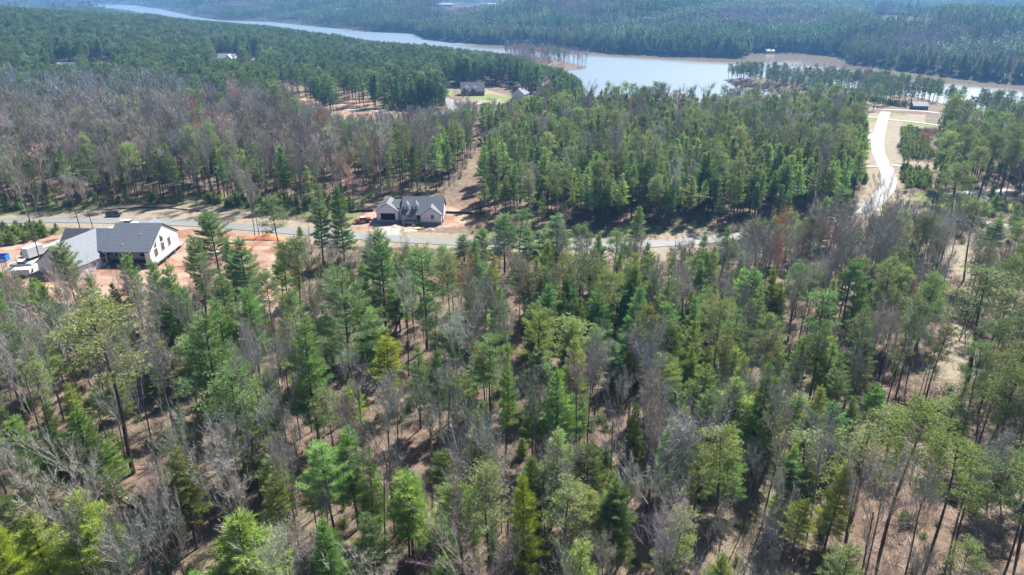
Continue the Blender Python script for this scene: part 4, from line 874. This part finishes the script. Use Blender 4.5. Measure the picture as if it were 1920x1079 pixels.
far_house('shed', 'tiny white shed beside the white metal-roofed house', 479, 121, 4.5, 4.5, 3.2, 4.8, WHITE, METALR)
far_house('house', 'low red-brown house with dark grey roof hidden among dark pines', 128, 131, 20, 10, 3.4, 6.6, BRICKR, shinglemat('slate_shingles', (.16, .17, .20)), R(-12), (-6, 7, 6))
hA = far_house('house', 'dark-roofed house with two pale dormers near the lake lane', 886, 178, 17, 12, 3.4, 9, BROWN, SHINGD, R(6))
for x_ in (-4.6, 1.4): gable(hA, at0(x_, -5.2, 0, math.pi / 2), 0, 4, 1.4, 3.4, 5.8, 6.9, wall=WHITE, roof=METALR, over=.3, thick=.1, wn='dormer_wall', rn='dormer_roof')
far_house('house', 'pale gabled house with grey roof beside the lakeshore pines', 976, 186, 10, 9, 4, 7.6, WHITE, SHING, R(70))
far_house('house', 'brown house with grey hipped roof beyond the white pine stand', 1556, 195, 16, 10, 3.2, 7.4, BROWN, shinglemat('brown_grey_shingles', (.16, .16, .18)), R(8), (3, 7, 6.8))
far_house('house', 'dark low house behind the end of the road', 1722, 205, 9, 7, 2.6, 4.6, BROWN, SHING, R(-8))
far_house('house', 'grey-roofed house among pines east of the road', 1822, 256, 13, 9, 3.6, 7, BROWN, SHING, R(-25), (2, 6, 6.2))
far_house('house', 'white house in the pines by the right lake arm', 1782, 238, 9, 8, 3.5, 6.5, WHITE, SHING, R(-20))
far_house('house', 'pale buff lodge with flat bright roof above the far shore', 1058, 76, 26, 14, 6, 8.5, simple('buff_walls', (.52, .40, .34), .8), METALR, R(3), (-6, 10, 9))
far_house('cottage', 'pale cottage at the water edge in the far cove', 1442, 100, 11, 8, 3, 5, simple('weathered_siding', (.4, .38, .36), .8), SHING, R(10))
far_house('barn', 'long white-roofed building in the hazy far town', 830, 14, 50, 22, 7, 9, WHITE, METALR, R(4))
far_house('barn', 'white warehouse furthest along the hazy far town', 925, 12, 38, 22, 7, 9, WHITE, METALR, R(-3))
far_house('barn', 'white-roofed shed in the woods above the right far shore', 1780, 98, 14, 9, 3, 5, simple('aged_siding', (.4, .38, .36), .8), METALR, R(3))
far_house('cottage', 'red-brown cottage on the far bank of the narrow lake arm', 766, 58, 14, 10, 4, 7, BRICKR, SHING, R(3))

for a_, b_, w_, lb in ((700, 15, 22, 'leftmost tiny pale roof on the hazy hills'), (1450, 19, 30, 'tiny pale roof left of centre on the right hazy hills'), (1500, 18, 24, 'tiny pale roof in the middle of the right hazy hills'), (1600, 27, 28, 'small pale roof left of the graded clearing'), (1790, 30, 34, 'long pale roof right of the graded clearing'), (1840, 32, 24, 'last pale roof on the far right hills'), (640, 22, 22, 'tiny pale roof above the bend of the lake arm'), (1100, 10, 30, 'tiny pale roof at the top middle of the hazy hills')):
    far_house('house', lb, a_, b_, w_, 14, 5, 7.5, simple('hazy_siding', (.5, .48, .46), .8), METALR, R((a_ * 7) % 30 - 15))
# ------------------------------------------------------------------ vehicles
def paint(name, c):
    m, t, out = newmat(name); b = N(t, 'ShaderNodeBsdfPrincipled'); tc = N(t, 'ShaderNodeTexCoord'); f = noise(t, 3, 3, tc.outputs['Object'])
    t.links.new(ramp(t, f, [(.3, tuple(x * .9 for x in c)), (.8, c)]), b.inputs['Base Color']); b.inputs['Roughness'].default_value = .3; b.inputs['Coat Weight'].default_value = .5; t.links.new(b.outputs[0], out.inputs[0]); return m
TYRE = simple('tyre_rubber', (.02, .02, .02), .9); RIM = simple('wheel_rim', (.4, .4, .42), .3, metal=.8)
def vehicle(name, label, cat, px, py, a, col, prof, cabin, L=4.8, W=1.85):
    p = gp(px, py); z0 = float(p[2]) + .16; r = thing(name, label, cat, (float(p[0]), float(p[1]), z0), a); T = at0(0, 0)
    g = G(); n = len(prof); ys = [(-W / 2, .0), (-W / 2 + .06, .0)]
    prism(g, [(x, z) for x, z in prof], -W / 2, W / 2, (np.array([[0, 1, 0], [-1, 0, 0], [0, 0, 1.]]).astype(float), np.zeros(3)))
    body = put('body', g, paint(name + '_paint', col), r)
    bv = body.modifiers.new('bevel', 'BEVEL'); bv.width = .07; bv.segments = 2
    g = G(); prism(g, cabin, -W / 2 + .09, W / 2 - .09, (np.array([[0, 1, 0], [-1, 0, 0], [0, 0, 1.]]).astype(float), np.zeros(3))); gl = put('windows', g, GLASS, r)
    zt = max(z for _, z in cabin); xs_ = [x for x, z in cabin if z > zt - .02]; g = G(); g.box((-max(xs_), -W / 2 + .12, zt + .003), (-min(xs_), W / 2 - .12, zt + .06)); put('roof', g, bpy.data.materials[name + '_paint'] if name + '_paint' in bpy.data.materials else WHITE, r)
    for sx in (-1, 1):
        for sy in (-1, 1):
            g = G(); c_ = np.array([sx * L * .31, sy * (W / 2 - .1), .34]); k = 14; an = np.arange(k) * 2 * math.pi / k
            V = []
            for yy, rr in ((-.12, .33), (.12, .33)): V += [(c_[0] + rr * math.cos(q), c_[1] + yy, c_[2] + rr * math.sin(q)) for q in an]
            i_ = np.arange(k); g.add(V, np.stack([i_, (i_ + 1) % k, k + (i_ + 1) % k, k + i_], -1)); g.f.append((np.array([list(range(k))]), 0)); g.f.append((np.array([list(range(2 * k - 1, k - 1, -1))]), 0)); wh = put('wheel', g, TYRE, r)
            g = G(); g.box((c_[0] - .14, c_[1] + sy * .12, c_[2] - .14), (c_[0] + .14, c_[1] + sy * .14, c_[2] + .14)); put('rim', g, RIM, wh)
    return r
SUVP = [(-2.4, .3), (2.4, .3), (2.45, .75), (2.3, .98), (1.2, 1.05), (-2.3, 1.08), (-2.45, .7)][::1]; SUVC = [(1.15, 1.04), (.5, 1.66), (-1.9, 1.66), (-2.3, 1.06)]
PKP = [(-2.7, .4), (2.7, .4), (2.75, .85), (2.6, 1.12), (1.4, 1.2), (-2.7, 1.2)]; PKC = [(1.35, 1.18), (.75, 1.82), (-.7, 1.82), (-.8, 1.18)]
def flip(P): return [(-x, z) for x, z in P][::-1]
def ccw(P): 
    A_ = sum(P[i][0] * P[(i + 1) % len(P)][1] - P[(i + 1) % len(P)][0] * P[i][1] for i in range(len(P))); return P if A_ < 0 else P[::-1]
vehicle('suv', 'dark navy SUV parked on the grass verge above the road', 'car', 214, 406, R(4), (.02, .03, .05), ccw(SUVP), ccw(SUVC))
pk = vehicle('pickup', 'white pickup with a covered bed parked on the drive behind the large house', 'pickup', 243, 424, R(180), (.75, .75, .76), ccw(PKP), ccw(PKC), 5.4, 1.9)
g = G(); g.box((.85, -.85, 1.2), (2.65, .85, 1.85)); put('bed_cover', g, WHITE, pk)
vehicle('pickup', 'black pickup beside the road right of the large house', 'pickup', 396, 430, R(70), (.02, .02, .024), ccw(PKP), ccw(PKC), 5.4, 1.9)
rt = vehicle('pickup', 'red pickup half hidden beside the small garage', 'pickup', 681, 418, R(25), (.22, .02, .02), ccw(PKP), ccw(PKC), 5.0, 1.9)
vehicle('suv', 'dark SUV parked tail-on on the gravel left of the large house', 'car', 58, 478, R(70), (.03, .035, .04), ccw(SUVP), ccw(SUVC))
vehicle('pickup', 'silver pickup loaded with pink insulation left of the large house', 'pickup', 43, 502, R(8), (.35, .36, .38), ccw(PKP), ccw(PKC), 5.4, 1.9)
# box truck, dumpster, trailer, material heaps
p = gp(70, 482); bt = thing('box_truck', 'white box truck standing upright-sided behind the garage wing', 'truck', tuple(map(float, p)), R(70))
g = G(); g.box((-3.2, -1.2, .8), (1.6, 1.2, 3.6)); put('cargo_box', g, WHITE, bt); g = G(); g.box((1.75, -1.1, .6), (3.2, 1.1, 2.4)); put('cab', g, WHITE, bt); g = G(); g.box((2.6, -.95, 1.5), (3.22, .95, 2.25)); put('windscreen', g, GLASS, bt)
for x_ in (-2, 2.3):
    for y_ in (-1.0, 1.0):
        g = G(); g.tube([[x_, y_ - .14, .42], [x_, y_ + .14, .42]], [.42, .42], 12); put('wheel', g, TYRE, bt)
p = gp(-6, 490); dm = thing('dumpster', 'bright blue open dumpster at the end of the gravel drive', 'dumpster', tuple(map(float, p)), R(10)); BLUE = simple('blue_steel', (.02, .17, .62), .4)
g = G()
for a_, b_ in (((-3, -1.2, 0), (3, -1.1, 1.8)), ((-3, 1.1, 0), (3, 1.2, 1.8)), ((-3, -1.1, 0), (-2.9, 1.1, 1.8)), ((2.9, -1.1, 0), (3, 1.1, 1.8)), ((-2.9, -1.1, .1), (2.9, 1.1, .2))): g.box(a_, b_)
put('bin', g, BLUE, dm); g = G()
for k_ in range(7): g.box((-2.7 + k_ * .88, -1.27, .1), (-2.6 + k_ * .88, -1.2, 1.75))
put('ribs', g, BLUE, dm)
p = gp(44, 518); tr = thing('trailer', 'white covered trailer at the lower end of the gravel yard', 'trailer', tuple(map(float, p)), R(12)); g = G(); g.box((-2.2, -1.2, .7), (2.2, 1.2, 2.2)); put('box', g, WHITE, tr); g = G(); g.tube([[2.2, 0, .6], [3.6, 0, .5]], [.06, .06], 6); put('hitch', g, TYRE, tr)
for y_ in (-1.15, 1.15):
    g = G(); g.tube([[0, y_ - .12, .38], [0, y_ + .12, .38]], [.38, .38], 12); put('wheel', g, TYRE, tr)
# stacks of boards, sand heaps
def heap(name, label, cat, px, py, rx, ry, h, mat, seed):
    rr = np.random.default_rng(seed); p = gp(px, py); n = 28; g = G(); rs = np.linspace(0, 1, 8); V = [(0, 0, h)]
    for r_ in rs[1:]:
        for k_ in range(n):
            q = k_ * 6.2832 / n; j_ = 1 + .18 * math.sin(3 * q + seed) + rr.normal(0, .03); V.append((rx * r_ * j_ * math.cos(q), ry * r_ * j_ * math.sin(q), h * (1 - r_) ** 1.1 * (1 + rr.normal(0, .06)) - .15 * (r_ > .99)))
    V = np.array(V); F = []; k = np.arange(n); g.add(V, np.stack([np.zeros(n, int), 1 + k, 1 + (k + 1) % n], -1))
    for i in range(6): g.f.append((np.stack([1 + i * n + k, 1 + (i + 1) * n + k, 1 + (i + 1) * n + (k + 1) % n, 1 + i * n + (k + 1) % n], -1), 0))
    o = put(name, g, mat, smooth=True, loc=tuple(map(float, p))); o['label'] = label; o['category'] = cat; return o
SAND = simple('pale_sand', (.52, .47, .39), .95, var=.15, scale=2, bump=.4); REDC = simple('red_clay_heap', (.55, .22, .11), .95, var=.25, scale=1, bump=.5)
heap('gravel_heap', 'pale gravel heap before the small garage', 'heap', 741, 426, 1.7, 1.2, .9, SAND, 1)
heap('sand_heap', 'broad pale sand heap in front of the small porch', 'heap', 768, 433, 2.4, 1.6, .7, SAND, 2)
heap('sand_heap', 'small pale sand heap below the front gable window', 'heap', 806, 431, 1.6, 1.0, .7, SAND, 3)
heap('clay_heap', 'long red clay bank at the far side of the graded lot', 'heap', 500, 448, 7, 2.4, 1.6, REDC, 4)
heap('clay_heap', 'red clay mound beside the tall pine in the lot', 'heap', 455, 470, 4.5, 2.6, 1.7, REDC, 5)
heap('clay_heap', 'clay bank under the trees left of the cleared strip', 'heap', 375, 490, 6, 2.2, 1.5, REDC, 6)
def boards(name, label, px, py, a, n, L_, mat, lay=1):
    rr = np.random.default_rng(int(px)); p = gp(px, py); g = G()
    for k_ in range(n):
        for q in range(lay): T = at0(rr.normal(0, .08), (k_ - n / 2) * .3, .05 + .12 * q + .0, rr.normal(0, .03)); g.box((-L_ / 2, -.1, 0), (L_ / 2, .1, .09), 0, T)
    o = put(name, g, mat, loc=tuple(map(float, p))); o.rotation_euler = (0, 0, a); o['label'] = label; o['category'] = 'boards'; return o
boards('board_stack', 'row of pale boards laid on clay below the garage wing', 95, 538, R(3), 5, 4.4, WOODL)
boards('board_stack', 'white boards stacked on the gravel beside the box truck', 84, 468, R(40), 4, 3, WHITE, 2)
boards('board_stack', 'short pile of new lumber beside the porch steps', 786, 429, R(20), 6, 3, WOODL, 3)
# excavator in the clearing behind the small house
p = gp(903, 274); ex = thing('excavator', 'tan excavator with raised boom at the edge of the cleared strip', 'excavator', tuple(map(float, p)), R(200)); TANP = simple('tan_machine_paint', (.55, .42, .26), .5)
for y_ in (-1.1, 1.1):
    g = G(); g.box((-1.9, y_ - .28, 0), (1.9, y_ + .28, .8)); put('track', g, TYRE, ex)
g = G(); g.box((-1.7, -1.2, .9), (1.2, 1.2, 2.0)); put('body', g, TANP, ex); g = G(); g.box((.0, .2, 2.0), (1.2, 1.15, 3.0)); put('cab', g, GLASS, ex)
g = G(); g.tube([[1.2, 0, 1.6], [3.6, 0, 4.2], [5.6, 0, 2.6]], [.28, .24, .2], 4); put('boom', g, TANP, ex); g = G(); g.box((5.2, -.5, 1.4), (6.1, .5, 2.5)); put('bucket', g, TYRE, ex)
# silt fences and site clutter
FAB = simple('silt_fabric', (.03, .03, .035), .8)
def silt(label, pts_px, fh=.75):
    P = gp([p[0] for p in pts_px], [p[1] for p in pts_px]); o = thing('silt_fence', label, 'silt fence', tuple(map(float, P[0]))); P = P - P[0]; g = G(); gg = G()
    for a, b in zip(P[:-1], P[1:]):
        V = np.array([a + [0, 0, -.1], b + [0, 0, -.1], b + [0, 0, fh], a + [0, 0, fh]]); n_ = np.cross(b - a, [0, 0, 1.]); n_ = n_ / np.linalg.norm(n_) * .02
        g.add(np.concatenate([V, V + n_]), [(0, 1, 2, 3), (7, 6, 5, 4), (3, 2, 6, 7)]); m_ = max(1, int(np.linalg.norm(b - a) / 2.2))
        for k_ in range(m_): c_ = a + (b - a) * k_ / m_ + n_ * 2; gg.box(c_ + [-.03, -.03, -.1], c_ + [.03, .03, 1.0])
    put('fabric', g, FAB, o); put('stakes', gg, WOODL, o)
silt('black silt fence running right from the small house', [(836, 400), (856, 401), (880, 402), (908, 403)])
silt('short black silt fence left of the small garage', [(655, 400), (675, 398), (700, 397)])
silt('long low silt fence along the back of the upper verge', [(196, 395), (230, 392), (270, 390), (310, 391), (350, 394), (400, 400)], .32)
boards('board_stack', 'pale boards dropped on the clay right of the large house', 372, 462, R(15), 4, 4, WOODL, 2); boards('board_stack', 'small bundle of lumber on clay under the tall roadside pine', 435, 455, R(-20), 4, 3, WOODL, 3)
heap('gravel_heap', 'grey stone heap on the graded lot', 'heap', 402, 474, 2.0, 1.4, 1.0, simple('grey_stone', (.35, .34, .33), .9, var=.3, scale=3), 11)
# roadside posts
POSTM = simple('post_wood', (.22, .17, .14), .9)
def post(px, py, h, label, flag=None, nm='marker_post'):
    p = gp(px, py); o = thing(nm, label, 'post', tuple(map(float, p))); g = G(); g.box((-.06, -.06, -.3), (.06, .06, h)); put('pole', g, POSTM, o)
    if flag is not None: g = G(); g.box((-.12, -.25, h - .02), (.12, .25, h + .22)); put('head', g, flag, o)
BLK = simple('black_box_paint', (.02, .02, .02), .5)
post(374, 427, 1.5, 'thin bare stake at the road edge right of the large house'); post(358, 404, 1.0, 'short dark hydrant-like post on the far verge', BLK)
post(735, 437, 1.4, 'leaning stake on the verge before the small house'); post(1694, 243, 1.0, 'black mailbox on the right verge nearest the lawn strip', BLK, 'mailbox'); post(1669, 311, 1.0, 'black mailbox beside the gravel turn-off', BLK, 'mailbox')
post(1692, 216, 1.0, 'black mailbox near the top of the road', BLK, 'mailbox'); post(1619, 286, 1.0, 'black mailbox left of the road on the small lawn', BLK, 'mailbox')

# ------------------------------------------------------------------ fallen trunks
LOGP = simple('weathered_log', (.50, .44, .38), .9, var=.25, scale=3); LOGD = simple('dark_log', (.11, .085, .075), .9, var=.25, scale=3)
def log(label, a, b, h0, h1, r, mat, limbs=3, nm='fallen_trunk'):
    rr = np.random.default_rng(int(a[0] + b[1])); p = gp(*a); q = gp(*b); q = q + [0, 0, h1]; p = p + [0, 0, h0]; c = (p + q) / 2; s_ = np.linspace(0, 1, 8)[:, None]; L_ = np.linalg.norm(q - p)
    pts = p + (q - p) * s_ - c + rr.normal(0, .05, (8, 3)); g = G(); g.tube(pts, np.linspace(r, r * .35, 8), 7)
    o = put(nm, g, mat, loc=tuple(c)); o['label'] = label; o['category'] = 'fallen trunk' if nm == 'fallen_trunk' else 'leaning trunk'
    for k_ in range(limbs):
        t_ = rr.uniform(.5, .98); b0 = p + (q - p) * t_ - c; d_ = unit(unit((q - p)[None])[0] * .8 + rr.normal(0, .5, 3) + [0, 0, .3]); g = G(); l_ = rr.uniform(1, 2.6); g.tube([b0, b0 + d_ * l_ * .5, b0 + d_ * l_ + [0, 0, .1]], [r * .35, r * .25, .02], 4); put('limb', g, mat, o)
log('pale fallen trunk angled over the dark hollow below the whitish bare tree', (256, 956), (196, 905), .3, 1.0, .17, LOGP, 2)
log('short pale snag propped steeply beside the dark hollow', (180, 935), (207, 897), .2, 2.2, .15, LOGP, 1)
log('long pale trunk lying behind the dark hollow', (165, 885), (290, 878), .5, .3, .15, LOGP, 4)
log('dark leaning dead pine propped against a feathery pine', (733, 640), (778, 606), .2, 9, .24, LOGD, 5, 'leaning_trunk')
log('pale fallen trunk lying among brush at the lower left edge', (20, 898), (100, 892), .2, .6, .16, LOGP, 3)
log('pale fallen trunk among broken limbs left of the bright lower pine', (560, 948), (640, 935), .3, .8, .14, LOGP, 5)
log('dark fallen trunk lying across leaf litter in the middle gap', (890, 943), (935, 937), .3, .5, .24, LOGD, 3)
log('pale fallen trunk running down the lower middle slope', (1110, 1020), (1165, 1060), .3, .3, .13, LOGP, 4)
for k_, (a, b) in enumerate([((676, 1040), (760, 1036)), ((690, 1049), (755, 1046)), ((685, 1030), (740, 1027)), ((678, 1058), (722, 1062))]):
    log(('topmost', 'third', 'second', 'lowest')[k_] + ' pale log of the loose pile on the lower leaf litter', a, b, .15, .15, .1, LOGP, 1)
log('whitish dead trunk leaning in the dry gap under reddish twigs', (1700, 640), (1692, 585), .2, 5, .14, LOGP, 5, 'leaning_trunk')

# ------------------------------------------------------------------ labels of the individual trees
LM = [('the large house', 200, 500), ('the small house', 768, 405), ('the blue dumpster', 0, 480), ('the whitish wide bare tree', 300, 800), ('the pale snag', 195, 915), ('the leaning dead pine', 760, 610),
      ('the loose log pile', 715, 1040), ('the dark log', 912, 940), ('the road bend', 1640, 380), ('the dry tan gap', 1790, 650), ('the red clay bank', 500, 450), ('the roadside SUV', 213, 402),
      ('the twin-stemmed bright pine', 1366, 830), ('the olive pointed pine', 985, 1010), ('the excavator', 905, 275), ('the whitish dead trunk', 1697, 615), ('the grey clumpy bare tree', 1145, 860), ('the eastern lane', 1800, 412), ('the lower slope trunk', 1135, 1040), ('the dark roadside pine', 645, 450), ('the lone roadside pine', 1190, 440)]
ORD = 'nearest second third fourth fifth sixth seventh eighth ninth tenth eleventh twelfth thirteenth fourteenth fifteenth sixteenth seventeenth eighteenth nineteenth twentieth'.split() 
def ordw(i):
    if i < 20: return ORD[i]
    t_ = ['twenty', 'thirty', 'forty', 'fifty', 'sixty', 'seventy', 'eighty', 'ninety'][(i + 1) // 10 - 2]; u_ = (i + 1) % 10
    return (t_[:-1] + 'ieth') if u_ == 0 else t_ + '-' + ['first', 'second', 'third', 'fourth', 'fifth', 'sixth', 'seventh', 'eighth', 'ninth'][u_ - 1]
slots = {}
for r in indiv:
    bx, by = map(float, project(r[0], r[1], r[2])); d = [(math.hypot(bx - a, (by - b) * 1.3), n, a, b) for n, a, b in LM]; dm_, n, a, b = min(d)
    dx, dy = bx - a, (by - b) * 1.6; side = ('right of' if dx > 0 else 'left of') if abs(dx) > abs(dy) else ('in front of' if dy > 0 else 'behind')
    h = r[6] * near[r[3]][r[4]][1]; c = r[8] / r[8].mean(); tone = ('' if r[3] == 'b' else 'yellow-green' if c[2] < .42 else 'blue-green' if c[2] > .72 else 'mid-green')
    if r[3] == 'b': tone = 'golden' if c[2] < .5 and c[1] > 1.1 else 'rusty' if c[0] > 1.3 else ('silvery' if r[8].mean() > .33 else 'grey')
    size = 'tall' if h > {'w': 15, 'y': 19, 'b': 16, 'g': 4.7}[r[3]] else ('short' if h < {'w': 11.5, 'y': 15.5, 'b': 13, 'g': 3.8}[r[3]] else 'middling')
    slots.setdefault((n, side, r[3], tone, size), []).append((dm_, r))
KP = {'w': 'feathery pine', 'y': 'bare-stemmed pine', 'b': 'broadleaf tree', 'g': 'young pine'}
for (n, side, kk, tone, size), L_ in slots.items():
    for i, (_, r) in enumerate(sorted(L_, key=lambda q: q[0])):
        r[-1]['label'] = f'{size} {tone} {KP[kk]}, {ordw(i)} of its kind {side} {n}' if len(L_) > 1 else f'only {size} {tone} {KP[kk]} {side} {n}'
# @@H1

# ------------------------------------------------------------------ haze
def haze():
    m, t, out = newmat('haze_air'); v = N(t, 'ShaderNodeVolumePrincipled'); v.inputs['Color'].default_value = (.20, .50, 1.0, 1); v.inputs['Density'].default_value = 1.7e-4; v.inputs['Anisotropy'].default_value = .3
    t.links.new(v.outputs[0], out.inputs['Volume']); g = G(); g.box((-9500, -1500, -25), (9500, 10500, 190)); o = put('haze', g, m, kind='stuff'); return o
haze()
